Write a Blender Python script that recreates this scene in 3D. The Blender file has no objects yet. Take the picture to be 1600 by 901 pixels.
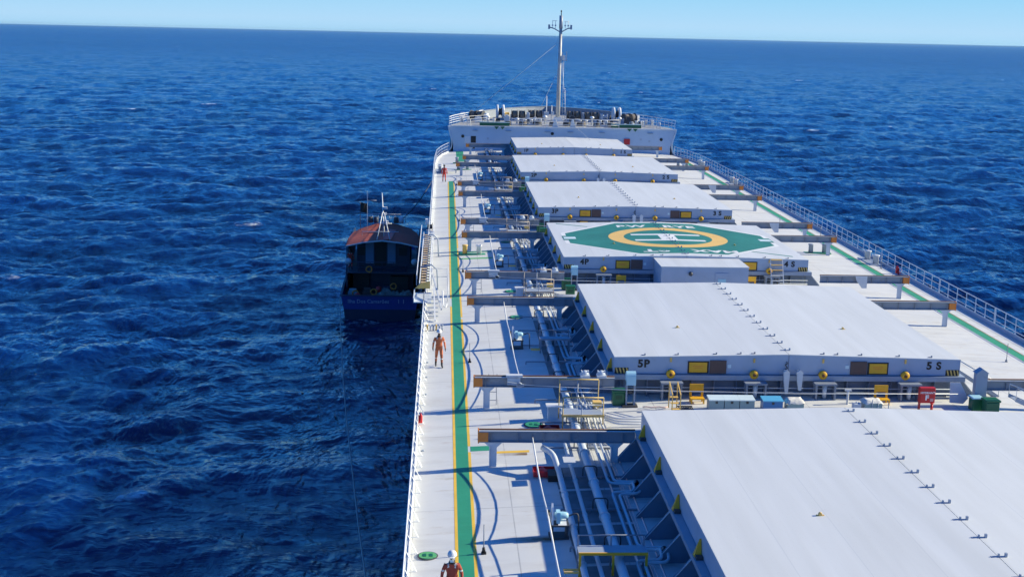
import bpy, math, random
import numpy as np
from mathutils import Vector, Matrix
random.seed(7)
SC = bpy.context.scene
COL = SC.collection
R = math.radians

# ------------------------------------------------------------------ camera
CAM = Vector((-15.107, 0.0, 16.181))
RX = Vector((0.99843009, -0.05151885, 0.02198083))
UP = Vector((-0.01104616, 0.20361782, 0.97898813))
FW = Vector((0.05491203, 0.97769402, -0.20272908))
cd = bpy.data.cameras.new('camera'); cam = bpy.data.objects.new('camera', cd); COL.objects.link(cam)
cam.matrix_world = Matrix(((RX.x, UP.x, -FW.x, CAM.x), (RX.y, UP.y, -FW.y, CAM.y), (RX.z, UP.z, -FW.z, CAM.z), (0, 0, 0, 1)))
cd.sensor_width = 36; cd.lens = 45.0; cd.clip_start = 0.5; cd.clip_end = 90000
SC.camera = cam

# ------------------------------------------------------------------ light
SKY_K = 0.50
SUN_EL, SUN_AZ = R(24.6), R(83.5)          # azimuth from the bow (+Y) towards starboard (+X)
w = bpy.data.worlds.new('World'); SC.world = w; w.use_nodes = True
nt = w.node_tree; nt.nodes.clear()
sky = nt.nodes.new('ShaderNodeTexSky'); sky.sky_type = 'NISHITA'; sky.sun_disc = False
sky.sun_elevation = SUN_EL; sky.sun_rotation = SUN_AZ; sky.altitude = 0
sky.air_density = 1.0; sky.dust_density = 0.25; sky.ozone_density = 2.5
geo = nt.nodes.new('ShaderNodeNewGeometry'); sp_ = nt.nodes.new('ShaderNodeSeparateXYZ'); nt.links.new(geo.outputs['Incoming'], sp_.inputs[0])
ab_ = nt.nodes.new('ShaderNodeMath'); ab_.operation = 'ABSOLUTE'; nt.links.new(sp_.outputs[2], ab_.inputs[0])
ramp = nt.nodes.new('ShaderNodeValToRGB'); nt.links.new(ab_.outputs[0], ramp.inputs[0])       # clear maritime air: deep blue overhead, pale at the horizon
els = ramp.color_ramp.elements
SKYC = [(0.0, (0.54, 0.87, 1.17)), (0.035, (0.32, 0.78, 1.14)), (0.06, (0.12, 0.60, 1.25)), (0.10, (0.045, 0.42, 1.25)), (0.27, (0.025, 0.29, 1.05)), (0.6, (0.025, 0.16, 0.62)), (1.0, (0.018, 0.10, 0.42))]
while len(els) < len(SKYC): els.new(0.5)
for e_, (p_, c_) in zip(els, SKYC): e_.position = p_; e_.color = (*c_, 1)
bg = nt.nodes.new('ShaderNodeBackground'); bg.inputs['Strength'].default_value = 0.05
bg2 = nt.nodes.new('ShaderNodeBackground'); bg2.inputs['Strength'].default_value = SKY_K
addw = nt.nodes.new('ShaderNodeMixShader'); addw.inputs[0].default_value = 0.97
ow = nt.nodes.new('ShaderNodeOutputWorld')
nt.links.new(sky.outputs[0], bg.inputs[0]); nt.links.new(ramp.outputs[0], bg2.inputs[0])
nt.links.new(bg.outputs[0], addw.inputs[1]); nt.links.new(bg2.outputs[0], addw.inputs[2]); nt.links.new(addw.outputs[0], ow.inputs[0])
sd = bpy.data.lights.new('sun', 'SUN'); sd.energy = 4.7; sd.angle = R(0.53); sd.color = (1.0, 0.905, 0.66)
sun = bpy.data.objects.new('sun', sd); COL.objects.link(sun)
sv = Vector((math.sin(SUN_AZ) * math.cos(SUN_EL), math.cos(SUN_AZ) * math.cos(SUN_EL), math.sin(SUN_EL)))
sun.rotation_euler = sv.to_track_quat('Z', 'Y').to_euler()
SC.view_settings.view_transform = 'Standard'; SC.view_settings.look = 'None'
SC.view_settings.exposure = 0.75; SC.view_settings.gamma = 1; SC.view_settings.use_curve_mapping = False

# ------------------------------------------------------------------ helpers
def ray(u, v): return RX * ((u - 800) / 2000) - UP * ((v - 450) / 2000) + FW
def P(u, v, z=0.1):                       # the point at height z seen at that place
    d = ray(u, v); return CAM + d * ((z - CAM.z) / d.z)
def PY(u, v, y):                          # the point at distance y along the ship
    d = ray(u, v); return CAM + d * (y / d.y)
def dz(x): return 0.5 * (1 - (x / 16.13) ** 2)   # camber of the main deck

MATS = {}
def mat(name, col, rough=0.5, metal=0.0, var=0.06, scale=1.2, dirt=0.0, dirtcol=(0.18, 0.09, 0.04), bump=0.0, fine=0.03):
    if name in MATS: return MATS[name]
    m = bpy.data.materials.new(name); m.use_nodes = True; n = m.node_tree.nodes; l = m.node_tree.links
    b = n['Principled BSDF']; b.inputs['Roughness'].default_value = rough; b.inputs['Metallic'].default_value = metal
    g = n.new('ShaderNodeNewGeometry')
    no = n.new('ShaderNodeTexNoise'); no.inputs['Scale'].default_value = scale; no.inputs['Detail'].default_value = 5
    l.new(g.outputs['Position'], no.inputs['Vector'])
    mr = n.new('ShaderNodeMapRange'); mr.inputs[1].default_value = 0.25; mr.inputs[2].default_value = 0.75
    mr.inputs[3].default_value = 1 - var; mr.inputs[4].default_value = 1 + var
    l.new(no.outputs[0], mr.inputs[0])
    vm = n.new('ShaderNodeVectorMath'); vm.operation = 'SCALE'; vm.inputs[0].default_value = col[:3]
    l.new(mr.outputs[0], vm.inputs['Scale'])
    out = vm.outputs[0]
    if dirt > 0:
        n2 = n.new('ShaderNodeTexNoise'); n2.inputs['Scale'].default_value = scale * 2.7; n2.inputs['Detail'].default_value = 8; n2.inputs['Roughness'].default_value = 0.7
        l.new(g.outputs['Position'], n2.inputs['Vector'])
        m2 = n.new('ShaderNodeMapRange'); m2.inputs[1].default_value = 0.56; m2.inputs[2].default_value = 0.72; m2.inputs[3].default_value = 0; m2.inputs[4].default_value = dirt
        l.new(n2.outputs[0], m2.inputs[0])
        mx = n.new('ShaderNodeMix'); mx.data_type = 'RGBA'; mx.inputs[7].default_value = (*dirtcol, 1)
        l.new(m2.outputs[0], mx.inputs[0]); l.new(out, mx.inputs[6]); out = mx.outputs[2]
    l.new(out, b.inputs['Base Color'])
    n3 = n.new('ShaderNodeTexNoise'); n3.inputs['Scale'].default_value = 6; n3.inputs['Detail'].default_value = 4
    l.new(g.outputs['Position'], n3.inputs['Vector'])
    m3 = n.new('ShaderNodeMapRange'); m3.inputs[3].default_value = max(0.05, rough - 0.12); m3.inputs[4].default_value = min(1, rough + 0.12)
    l.new(n3.outputs[0], m3.inputs[0]); l.new(m3.outputs[0], b.inputs['Roughness'])
    if bump > 0:
        bp = n.new('ShaderNodeBump'); bp.inputs['Strength'].default_value = bump; bp.inputs['Distance'].default_value = 0.05
        l.new(n3.outputs[0], bp.inputs['Height']); l.new(bp.outputs[0], b.inputs['Normal'])
    MATS[name] = m; return m

M_GREY = mat('grey_blue_paint', (0.30, 0.36, 0.45), 0.5, dirt=0.25)
M_BEAM = mat('beam_paint', (0.24, 0.28, 0.34), 0.5, dirt=0.45, scale=0.9)
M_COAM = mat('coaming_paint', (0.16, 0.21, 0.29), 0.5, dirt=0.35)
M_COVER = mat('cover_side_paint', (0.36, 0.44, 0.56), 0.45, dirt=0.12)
M_WHITE = mat('white_paint', (0.76, 0.78, 0.79), 0.45, dirt=0.35, scale=1.5)
M_RAIL = mat('rail_white_paint', (0.72, 0.76, 0.8), 0.45, dirt=0.3, scale=2.0)
M_PIPE = mat('pipe_paint', (0.56, 0.62, 0.68), 0.42, dirt=0.15)
M_PIPEL = mat('light_pipe_paint', (0.60, 0.63, 0.66), 0.45, dirt=0.3, scale=2)
M_DARK = mat('dark_steel', (0.05, 0.055, 0.065), 0.6, dirt=0.3)
M_BLACK = mat('black_paint', (0.012, 0.012, 0.014), 0.5)
M_YEL = mat('yellow_paint', (0.78, 0.42, 0.02), 0.5, dirt=0.25, scale=2)
M_YELP = mat('pale_yellow_paint', (0.80, 0.52, 0.14), 0.55, dirt=0.2)
M_YLINE = mat('yellow_line_paint', (0.85, 0.53, 0.05), 0.6, var=0.12, dirt=0.15, dirtcol=(0.5, 0.5, 0.45))
M_ORG = mat('orange_paint', (0.75, 0.24, 0.04), 0.55, dirt=0.3)
M_RED = mat('red_paint', (0.52, 0.02, 0.025), 0.45, dirt=0.1)
M_GREEN = mat('green_paint', (0.03, 0.30, 0.16), 0.6, var=0.14, scale=0.7, dirt=0.12, dirtcol=(0.2, 0.35, 0.3))
M_GBOX = mat('green_box_paint', (0.01, 0.13, 0.06), 0.4)
M_DGREEN = mat('helideck_green', (0.025, 0.20, 0.16), 0.6, var=0.18, scale=0.6)
M_LGREEN = mat('light_green_paint', (0.11, 0.42, 0.16), 0.6, var=0.1)
M_SKYB = mat('sky_blue_paint', (0.35, 0.62, 0.74), 0.5, dirt=0.1)
M_BLUE = mat('blue_plastic', (0.03, 0.18, 0.45), 0.4)
M_LBLUE = mat('light_blue_plastic', (0.10, 0.42, 0.68), 0.4)
M_TEAL = mat('teal_grey_paint', (0.22, 0.34, 0.38), 0.5)
M_LID = mat('pale_lid', (0.62, 0.76, 0.80), 0.5, dirt=0.15)
M_CANV = mat('canvas', (0.70, 0.69, 0.64), 0.85, dirt=0.3, bump=0.5)
M_BROWN = mat('brown_panel', (0.10, 0.06, 0.055), 0.5, dirt=0.5)
M_ROPE = mat('rope_fibre', (0.42, 0.40, 0.37), 0.9)
M_RUST = mat('rust', (0.20, 0.085, 0.04), 0.85, dirt=0.5, bump=0.3)
M_FC = mat('forecastle_paint', (0.44, 0.56, 0.70), 0.5, var=0.05, scale=0.5, dirt=0.08)
M_TAN = mat('tan_wood', (0.50, 0.38, 0.24), 0.8, dirt=0.3)
M_HULL = mat('hull_paint', (0.03, 0.035, 0.05), 0.45, var=0.15, scale=0.3, dirt=0.3)

def deck_mat():
    m = bpy.data.materials.new('deck_plating'); m.use_nodes = True; n = m.node_tree.nodes; l = m.node_tree.links
    b = n['Principled BSDF']
    g = n.new('ShaderNodeNewGeometry'); sp = n.new('ShaderNodeSeparateXYZ'); l.new(g.outputs['Position'], sp.inputs[0])
    def noise(scale, detail, rough=0.55, sx=1, sy=1):
        mp = n.new('ShaderNodeMapping'); mp.inputs['Scale'].default_value = (sx, sy, 1); l.new(g.outputs['Position'], mp.inputs[0])
        t = n.new('ShaderNodeTexNoise'); t.inputs['Scale'].default_value = scale; t.inputs['Detail'].default_value = detail; t.inputs['Roughness'].default_value = rough
        l.new(mp.outputs[0], t.inputs['Vector']); return t.outputs[0]
    def rng(s, a, b_, c, d):
        r = n.new('ShaderNodeMapRange'); r.inputs[1].default_value = a; r.inputs[2].default_value = b_; r.inputs[3].default_value = c; r.inputs[4].default_value = d
        l.new(s, r.inputs[0]); return r.outputs[0]
    def mix(f, a, bcol):
        x = n.new('ShaderNodeMix'); x.data_type = 'RGBA'; l.new(f, x.inputs[0])
        if isinstance(a, tuple): x.inputs[6].default_value = (*a, 1)
        else: l.new(a, x.inputs[6])
        x.inputs[7].default_value = (*bcol, 1); return x.outputs[2]
    def mth(op, a, bb=None):
        x = n.new('ShaderNodeMath'); x.operation = op
        if isinstance(a, (int, float)): x.inputs[0].default_value = a
        else: l.new(a, x.inputs[0])
        if bb is not None:
            if isinstance(bb, (int, float)): x.inputs[1].default_value = bb
            else: l.new(bb, x.inputs[1])
        return x.outputs[0]
    c = mix(rng(noise(0.35, 6), 0.3, 0.7, 0, 1), (0.61, 0.63, 0.63), (0.67, 0.685, 0.68))
    # washed streaks running athwartships
    c = mix(rng(noise(1.6, 6, 0.6, 0.18, 1.0), 0.46, 0.74, 0, 0.6), c, (0.49, 0.485, 0.465))
    c = mix(rng(noise(2.2, 8, 0.7, 0.35, 1.0), 0.58, 0.78, 0, 0.7), c, (0.40, 0.33, 0.26))
    # weld seams
    def seam(s, period, off, wdt):
        f = mth('FRACT', mth('DIVIDE', mth('ADD', s, off), period)); d = mth('ABSOLUTE', mth('SUBTRACT', f, 0.5))
        return rng(d, 0.0, wdt / period, 1, 0)
    sm = mth('MAXIMUM', seam(sp.outputs[0], 3.3, 1.1, 0.03), seam(sp.outputs[1], 7.85, 2.4, 0.045))
    sm = mth('MULTIPLY', sm, rng(noise(0.8, 3), 0.3, 0.6, 0.1, 0.75))
    c = mix(sm, c, (0.25, 0.26, 0.28))
    l.new(c, b.inputs['Base Color'])
    l.new(rng(noise(3, 5), 0.3, 0.7, 0.5, 0.8), b.inputs['Roughness'])
    return m
M_DECK = deck_mat()

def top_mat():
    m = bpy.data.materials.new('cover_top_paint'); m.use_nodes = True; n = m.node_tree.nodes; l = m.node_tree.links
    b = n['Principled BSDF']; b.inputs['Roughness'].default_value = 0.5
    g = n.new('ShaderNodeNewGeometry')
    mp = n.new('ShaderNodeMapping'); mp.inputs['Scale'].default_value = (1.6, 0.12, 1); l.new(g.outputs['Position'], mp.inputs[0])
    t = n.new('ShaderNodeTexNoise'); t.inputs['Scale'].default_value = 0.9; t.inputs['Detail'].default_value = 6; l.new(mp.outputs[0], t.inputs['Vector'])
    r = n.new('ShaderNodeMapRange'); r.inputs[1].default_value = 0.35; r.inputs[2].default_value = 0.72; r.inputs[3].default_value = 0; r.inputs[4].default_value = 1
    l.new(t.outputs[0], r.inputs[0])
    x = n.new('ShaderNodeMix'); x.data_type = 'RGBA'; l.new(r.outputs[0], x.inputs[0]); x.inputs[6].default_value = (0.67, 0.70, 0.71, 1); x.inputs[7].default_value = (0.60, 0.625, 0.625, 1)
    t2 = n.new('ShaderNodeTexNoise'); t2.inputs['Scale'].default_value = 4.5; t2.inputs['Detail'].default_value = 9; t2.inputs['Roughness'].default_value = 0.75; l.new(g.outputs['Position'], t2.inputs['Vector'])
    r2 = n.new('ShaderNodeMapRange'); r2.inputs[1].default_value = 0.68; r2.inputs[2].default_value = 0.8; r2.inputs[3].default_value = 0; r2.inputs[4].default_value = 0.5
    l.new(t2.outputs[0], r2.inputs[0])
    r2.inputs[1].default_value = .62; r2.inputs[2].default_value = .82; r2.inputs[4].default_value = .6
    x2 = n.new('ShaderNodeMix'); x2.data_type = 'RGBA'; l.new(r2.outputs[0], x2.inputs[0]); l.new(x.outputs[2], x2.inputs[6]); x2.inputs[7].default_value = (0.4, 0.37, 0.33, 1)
    # plate seams lengthwise
    sp = n.new('ShaderNodeSeparateXYZ'); l.new(g.outputs['Position'], sp.inputs[0])
    def mth(op, a, bb):
        q = n.new('ShaderNodeMath'); q.operation = op; l.new(a, q.inputs[0]); q.inputs[1].default_value = bb; return q.outputs[0]
    d = mth('ABSOLUTE', mth('SUBTRACT', mth('FRACT', mth('DIVIDE', mth('ADD', sp.outputs[0], 0.9), 1.92), 0), 0.5), 0)
    r3 = n.new('ShaderNodeMapRange'); r3.inputs[1].default_value = 0; r3.inputs[2].default_value = 0.012; r3.inputs[3].default_value = 0.35; r3.inputs[4].default_value = 0; l.new(d, r3.inputs[0])
    x3 = n.new('ShaderNodeMix'); x3.data_type = 'RGBA'; l.new(r3.outputs[0], x3.inputs[0]); l.new(x2.outputs[2], x3.inputs[6]); x3.inputs[7].default_value = (0.40, 0.44, 0.48, 1)
    l.new(x3.outputs[2], b.inputs['Base Color'])
    bp = n.new('ShaderNodeBump'); bp.inputs['Strength'].default_value = 0.25; bp.inputs['Distance'].default_value = 0.03
    l.new(t.outputs[0], bp.inputs['Height']); l.new(bp.outputs[0], b.inputs['Normal'])
    return m
M_TOP = top_mat()

class MB:
    def __init__(s): s.v = []; s.f = []; s.sm = []
    def add(s, vs, fs, smooth=False):
        o = len(s.v); s.v += [Vector(p) for p in vs]; s.f += [tuple(i + o for i in f) for f in fs]; s.sm += [smooth] * len(fs); return s
    def box(s, x0, x1, y0, y1, z0, z1):
        vs = [(x, y, z) for z in (z0, z1) for y in (y0, y1) for x in (x0, x1)]
        return s.add(vs, [(0, 2, 3, 1), (4, 5, 7, 6), (0, 1, 5, 4), (2, 6, 7, 3), (0, 4, 6, 2), (1, 3, 7, 5)])
    def cbox(s, c, d, rz=0.0, rx=0.0):
        m = Matrix.Rotation(rz, 3, 'Z') @ Matrix.Rotation(rx, 3, 'X'); c = Vector(c)
        vs = [c + m @ Vector((x * d[0] / 2, y * d[1] / 2, z * d[2] / 2)) for z in (-1, 1) for y in (-1, 1) for x in (-1, 1)]
        return s.add(vs, [(0, 2, 3, 1), (4, 5, 7, 6), (0, 1, 5, 4), (2, 6, 7, 3), (0, 4, 6, 2), (1, 3, 7, 5)])
    def bar(s, p0, p1, wd, h, up=(0, 0, 1)):
        p0 = Vector(p0); p1 = Vector(p1); d = (p1 - p0).normalized(); up = Vector(up)
        if abs(d.dot(up)) > 0.98: up = Vector((0, 1, 0))
        a = d.cross(up).normalized() * wd / 2; b = a.cross(d).normalized() * h / 2
        vs = [p + i * a + j * b for p in (p0, p1) for j in (-1, 1) for i in (-1, 1)]
        return s.add(vs, [(0, 2, 3, 1), (4, 5, 7, 6), (0, 1, 5, 4), (2, 6, 7, 3), (0, 4, 6, 2), (1, 3, 7, 5)])
    def path(s, pts, r, n=8, caps=True):
        pts = [Vector(p) for p in pts]; k = len(pts); vs = []
        rs = r if isinstance(r, (list, tuple)) else [r] * k
        prev = None
        for i, p in enumerate(pts):
            t = (pts[min(i + 1, k - 1)] - pts[max(i - 1, 0)]).normalized()
            if prev is None:
                ref = Vector((0, 0, 1)) if abs(t.z) < 0.9 else Vector((1, 0, 0))
                a = t.cross(ref).normalized()
            else:
                a = (prev - t * prev.dot(t)).normalized()
            prev = a; b = t.cross(a)
            sc = 1.0
            for j in range(n):
                an = 2 * math.pi * j / n; vs.append(p + (a * math.cos(an) + b * math.sin(an)) * rs[i] * sc)
        fs = [(i * n + j, i * n + (j + 1) % n, (i + 1) * n + (j + 1) % n, (i + 1) * n + j) for i in range(k - 1) for j in range(n)]
        s.add(vs, fs, True)
        if caps:
            o = len(s.v) - k * n
            s.f += [tuple(o + j for j in range(n))[::-1], tuple(o + (k - 1) * n + j for j in range(n))]; s.sm += [False, False]
        return s
    def tube(s, p0, p1, r, r1=None, n=10): return s.path([p0, p1], [r, r if r1 is None else r1], n)
    def prism(s, poly, axis, a0, a1):
        def pt(p, a):
            return {'x': (a, p[0], p[1]), 'y': (p[0], a, p[1]), 'z': (p[0], p[1], a)}[axis]
        n = len(poly); vs = [pt(p, a0) for p in poly] + [pt(p, a1) for p in poly]
        return s.add(vs, [tuple(range(n))[::-1], tuple(range(n, 2 * n))] + [(i, (i + 1) % n, n + (i + 1) % n, n + i) for i in range(n)])
    def sheet(s, x0, x1, y0, y1, fz, nx=6, ny=1):
        vs = [(x0 + (x1 - x0) * i / nx, y0 + (y1 - y0) * j / ny, 0) for j in range(ny + 1) for i in range(nx + 1)]
        vs = [(x, y, fz(x, y)) for x, y, _ in vs]; q = nx + 1
        return s.add(vs, [(j * q + i, j * q + i + 1, (j + 1) * q + i + 1, (j + 1) * q + i) for j in range(ny) for i in range(nx)])
    def lathe(s, c, prof, axis='z', n=20):
        c = Vector(c); vs = []
        for r, h in prof:
            for j in range(n):
                a = 2 * math.pi * j / n; x, y = r * math.cos(a), r * math.sin(a)
                vs.append(c + Vector({'z': (x, y, h), 'x': (h, x, y), 'y': (y, h, x)}[axis]))
        k = len(prof)
        s.add(vs, [(i * n + j, i * n + (j + 1) % n, (i + 1) * n + (j + 1) % n, (i + 1) * n + j) for i in range(k - 1) for j in range(n)], True)
        o = len(s.v) - k * n
        s.f += [tuple(o + j for j in range(n))[::-1], tuple(o + (k - 1) * n + j for j in range(n))]; s.sm += [False, False]
        return s
    def build(s, name, m, parent=None, origin=None, bevel=0.0):
        org = Vector((0, 0, 0))
        if parent is not None: org = parent_world(parent)
        elif origin is not None: org = Vector(origin)
        me = bpy.data.meshes.new(name); me.from_pydata([p - org for p in s.v], [], s.f); me.update()
        me.polygons.foreach_set('use_smooth', s.sm)
        me.materials.append(m); o = bpy.data.objects.new(name, me); COL.objects.link(o)
        if parent is not None: o.parent = parent
        else: o.location = org
        if bevel:
            bv = o.modifiers.new('bevel', 'BEVEL'); bv.width = bevel; bv.segments = 2; bv.limit_method = 'ANGLE'
        return o
def parent_world(p):
    v = Vector((0, 0, 0))
    while p is not None: v = v + p.location; p = p.parent
    return v
def tag(o, label, cat, group=None, kind=None):
    if label: o['label'] = label
    if cat: o['category'] = cat
    if group: o['group'] = group
    if kind: o['kind'] = kind
    return o
def thing(name, label, cat, loc=(0, 0, 0), group=None):
    o = bpy.data.objects.new(name, None); COL.objects.link(o); o.location = loc; o.empty_display_size = 0.3
    return tag(o, label, cat, group)
def dup(root, loc, label=None, group=None, parent=None, rz=None):
    r = root.copy(); COL.objects.link(r); r.parent = parent
    if loc is not None: r.location = loc
    if rz is not None: r.rotation_euler = (0, 0, rz)
    if label: r['label'] = label
    if group: r['group'] = group
    for ch in list(root.children):
        dup(ch, None, parent=r)
    return r
def text_mesh(name, txt, size, m, parent, loc, rot, sx=1.0, bold=0.0, extr=0.004, font_gap=1.0):
    c = bpy.data.curves.new('t', 'FONT'); c.body = txt; c.size = size; c.align_x = 'CENTER'; c.align_y = 'CENTER'; c.offset = bold; c.extrude = extr; c.space_character = font_gap
    to = bpy.data.objects.new('t', c); COL.objects.link(to)
    me = bpy.data.meshes.new_from_object(to.evaluated_get(bpy.context.evaluated_depsgraph_get()))
    bpy.data.objects.remove(to); bpy.data.curves.remove(c)
    me.materials.clear(); me.materials.append(m)
    for v in me.vertices: v.co.x *= sx
    o = bpy.data.objects.new(name, me); COL.objects.link(o); o.parent = parent
    o.location = Vector(loc) - parent_world(parent); o.rotation_euler = rot; return o
def fillet(pts, rad, seg=5):
    pts = [Vector(p) for p in pts]; out = [pts[0]]
    for i in range(1, len(pts) - 1):
        a, p, b = pts[i - 1], pts[i], pts[i + 1]
        u = (a - p); v = (b - p); r = min(rad, u.length * 0.49, v.length * 0.49); u.normalize(); v.normalize()
        q0, q1 = p + u * r, p + v * r
        for k in range(seg + 1):
            t = k / seg; out.append(q0 * (1 - t) ** 2 + p * 2 * t * (1 - t) + q1 * t ** 2)
    out.append(pts[-1]); return out

# ------------------------------------------------------------------ sea
SEA_Z = -8.0
def sea_plane(y): return SEA_Z - 0.008256 * (y - 100)
def ocean_patch(N, L, wind, wdir, hs, seed, lmin, spread=4):
    rg = np.random.default_rng(seed); k = np.fft.fftfreq(N, d=L / N) * 2 * np.pi
    kx, ky = np.meshgrid(k, k, indexing='ij'); kk = np.hypot(kx, ky); kk[0, 0] = 1
    Lw = wind ** 2 / 9.81; c = (kx * math.cos(wdir) + ky * math.sin(wdir)) / kk
    ph = np.exp(-1 / (kk * Lw) ** 2) / kk ** 4 * (np.abs(c) ** spread * 0.9 + 0.1) * np.exp(-(kk * lmin) ** 2)
    ph[0, 0] = 0
    h = np.sqrt(ph) * (rg.normal(size=(N, N)) + 1j * rg.normal(size=(N, N)))
    H = np.fft.ifft2(h).real; s = hs / (4 * H.std()); h *= s; H *= s
    dx = np.fft.ifft2(-1j * kx / kk * h).real; dy = np.fft.ifft2(-1j * ky / kk * h).real
    return np.stack([dx, dy, H], -1).astype(np.float32), L, N
def samp(patch, x, y, ang):
    F, L, N = patch; ca, sa = math.cos(ang), math.sin(ang)
    u = (x * ca + y * sa) / L * N; v = (-x * sa + y * ca) / L * N
    i = np.floor(u).astype(int); j = np.floor(v).astype(int); a = (u - i)[..., None]; b = (v - j)[..., None]
    g = lambda p, q: F[p % N, q % N]
    r = g(i, j) * (1 - a) * (1 - b) + g(i + 1, j) * a * (1 - b) + g(i, j + 1) * (1 - a) * b + g(i + 1, j + 1) * a * b
    out = r.copy(); out[..., 0] = r[..., 0] * ca - r[..., 1] * sa; out[..., 1] = r[..., 0] * sa + r[..., 1] * ca
    return out
def build_sea():
    h = 24.3
    dep = np.concatenate([np.radians(np.linspace(0.035, 0.5, 60)), np.radians(np.linspace(0.52, 24, 760)), np.radians(np.linspace(24.5, 70, 60))])
    rr = (h / np.tan(dep))[::-1]
    az = np.concatenate([np.linspace(-32, 32, 1000), np.linspace(34, 326, 140)]); az = np.radians(az)
    Rg, A = np.meshgrid(rr, az, indexing='ij')
    X = CAM.x + Rg * np.sin(A + 0.056); Y = Rg * np.cos(A + 0.056)
    p1 = ocean_patch(512, 211.0, 6.0, R(82), 0.92, 3, 0.35, 4); p2 = ocean_patch(512, 67.0, 3.6, R(98), 0.50, 5, 0.07, 3); p3 = ocean_patch(512, 24.0, 2.2, R(75), 0.15, 9, 0.02, 1.5)
    D = samp(p1, X, Y, 0.0) + samp(p2, X, Y, 0.5) + samp(p3, X, Y, -0.4)
    att = np.clip(1.0 - (Rg - 6000) / 12000, 0.3, 1.0)[..., None]
    # lee of the ship: calmer water close along the hull
    lee = 1 - 0.45 * np.exp(-((X + 21) / 9.0) ** 2) * (Y < 165) * (Y > -30)
    D = D * att * lee[..., None]; ch = 0.75
    gx = X + D[..., 0] * ch; gy = Y + D[..., 1] * ch; gz = SEA_Z - 0.008256 * (gy - 100) + D[..., 2]
    nr, na = X.shape
    co = np.stack([gx, gy, gz], -1).reshape(-1, 3)
    me = bpy.data.meshes.new('sea')
    i = np.arange(nr - 1)[:, None]; j = np.arange(na)[None, :]; j2 = (j + 1) % na
    q = np.stack([i * na + j, i * na + j2, (i + 1) * na + j2, (i + 1) * na + j], -1).reshape(-1, 4)
    nq = len(q); cap = np.arange(na)
    me.vertices.add(len(co)); me.vertices.foreach_set('co', co.astype(np.float32).ravel())
    me.loops.add(nq * 4 + na); me.loops.foreach_set('vertex_index', np.concatenate([q[:, ::-1].ravel(), cap]).astype(np.int32))
    me.polygons.add(nq + 1); me.polygons.foreach_set('loop_start', np.concatenate([np.arange(nq) * 4, [nq * 4]]).astype(np.int32))
    me.polygons.foreach_set('use_smooth', np.ones(nq + 1, bool))
    me.update(calc_edges=True); me.validate()
    at = me.attributes.new('crest', 'FLOAT', 'POINT')
    at.data.foreach_set('value', D[..., 2].astype(np.float32).ravel())
    # small waves the mesh cannot carry become surface roughness
    rgh = 0.09 + 0.17 * np.clip((np.log(np.maximum(Rg, 1)) - math.log(110)) / (math.log(1600) - math.log(110)), 0, 1)
    at = me.attributes.new('unresolved', 'FLOAT', 'POINT'); at.data.foreach_set('value', rgh.astype(np.float32).ravel())
    dxb = np.maximum(np.abs(X + 20.2) - 3.2 + np.clip((Y - 118) / 3.0, 0, 3.2), 0); dyb = np.maximum(np.abs(Y - 115.5) - 11.8, 0)
    wash = np.exp(-((dxb ** 2 + dyb ** 2) / 1.1)) + 0.75 * np.exp(-((X + 17.5) / 1.1) ** 2 - ((Y - 100) / 3.5) ** 2) + 0.5 * np.exp(-((X + 16.6) / .5) ** 2) * (Y < 150) + 0.5 * np.exp(-((X + 25 + (Y - 118) * .12) / 1.6) ** 2 - ((Y - 116) / 9) ** 2)
    at = me.attributes.new('wash', 'FLOAT', 'POINT'); at.data.foreach_set('value', np.clip(wash, 0, 1).astype(np.float32).ravel())
    at = me.attributes.new('patches', 'FLOAT', 'POINT'); at.data.foreach_set('value', ((rgh - 0.09) / 0.17).astype(np.float32).ravel())
    m = bpy.data.materials.new('sea_water'); m.use_nodes = True; n = m.node_tree.nodes; l = m.node_tree.links
    b = n['Principled BSDF']; b.inputs['IOR'].default_value = 1.50; b.inputs['Specular IOR Level'].default_value = 0.6; b.inputs['Roughness'].default_value = 0.12
    g = n.new('ShaderNodeNewGeometry')
    def noise(scale, detail, rough=0.6, sx=1.0, sy=1.0, dist=0.0):
        mp = n.new('ShaderNodeMapping'); mp.inputs['Scale'].default_value = (sx, sy, 1); l.new(g.outputs['Position'], mp.inputs[0])
        t = n.new('ShaderNodeTexNoise'); t.inputs['Scale'].default_value = scale; t.inputs['Detail'].default_value = detail; t.inputs['Roughness'].default_value = rough; t.inputs['Distortion'].default_value = dist
        l.new(mp.outputs[0], t.inputs['Vector']); return t.outputs[0]
    b1 = n.new('ShaderNodeBump'); b1.inputs['Strength'].default_value = 1.0; b1.inputs['Distance'].default_value = 0.40
    l.new(noise(0.55, 7, 0.58, 0.6, 1.3, 0.6), b1.inputs['Height'])
    sk_ = n.new('ShaderNodeMapRange'); sk_.inputs[1].default_value = 0.40; sk_.inputs[2].default_value = 0.58; sk_.inputs[3].default_value = 0.22; sk_.inputs[4].default_value = 1.0   # smooth slicks between rippled water
    l.new(noise(0.028, 3, 0.5, 0.5, 1.4, 1.0), sk_.inputs[0]); l.new(sk_.outputs[0], b1.inputs['Strength'])
    b2 = n.new('ShaderNodeBump'); b2.inputs['Strength'].default_value = 1.0; b2.inputs['Distance'].default_value = 2.2
    l.new(noise(0.06, 5, 0.6, 2.2, 1.0, 0.3), b2.inputs['Height']); l.new(b1.outputs[0], b2.inputs['Normal']); l.new(b2.outputs[0], b.inputs['Normal'])
    ar = n.new('ShaderNodeAttribute'); ar.attribute_name = 'unresolved'; l.new(ar.outputs['Fac'], b.inputs['Roughness'])
    aa = n.new('ShaderNodeAttribute'); aa.attribute_name = 'crest'
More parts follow.
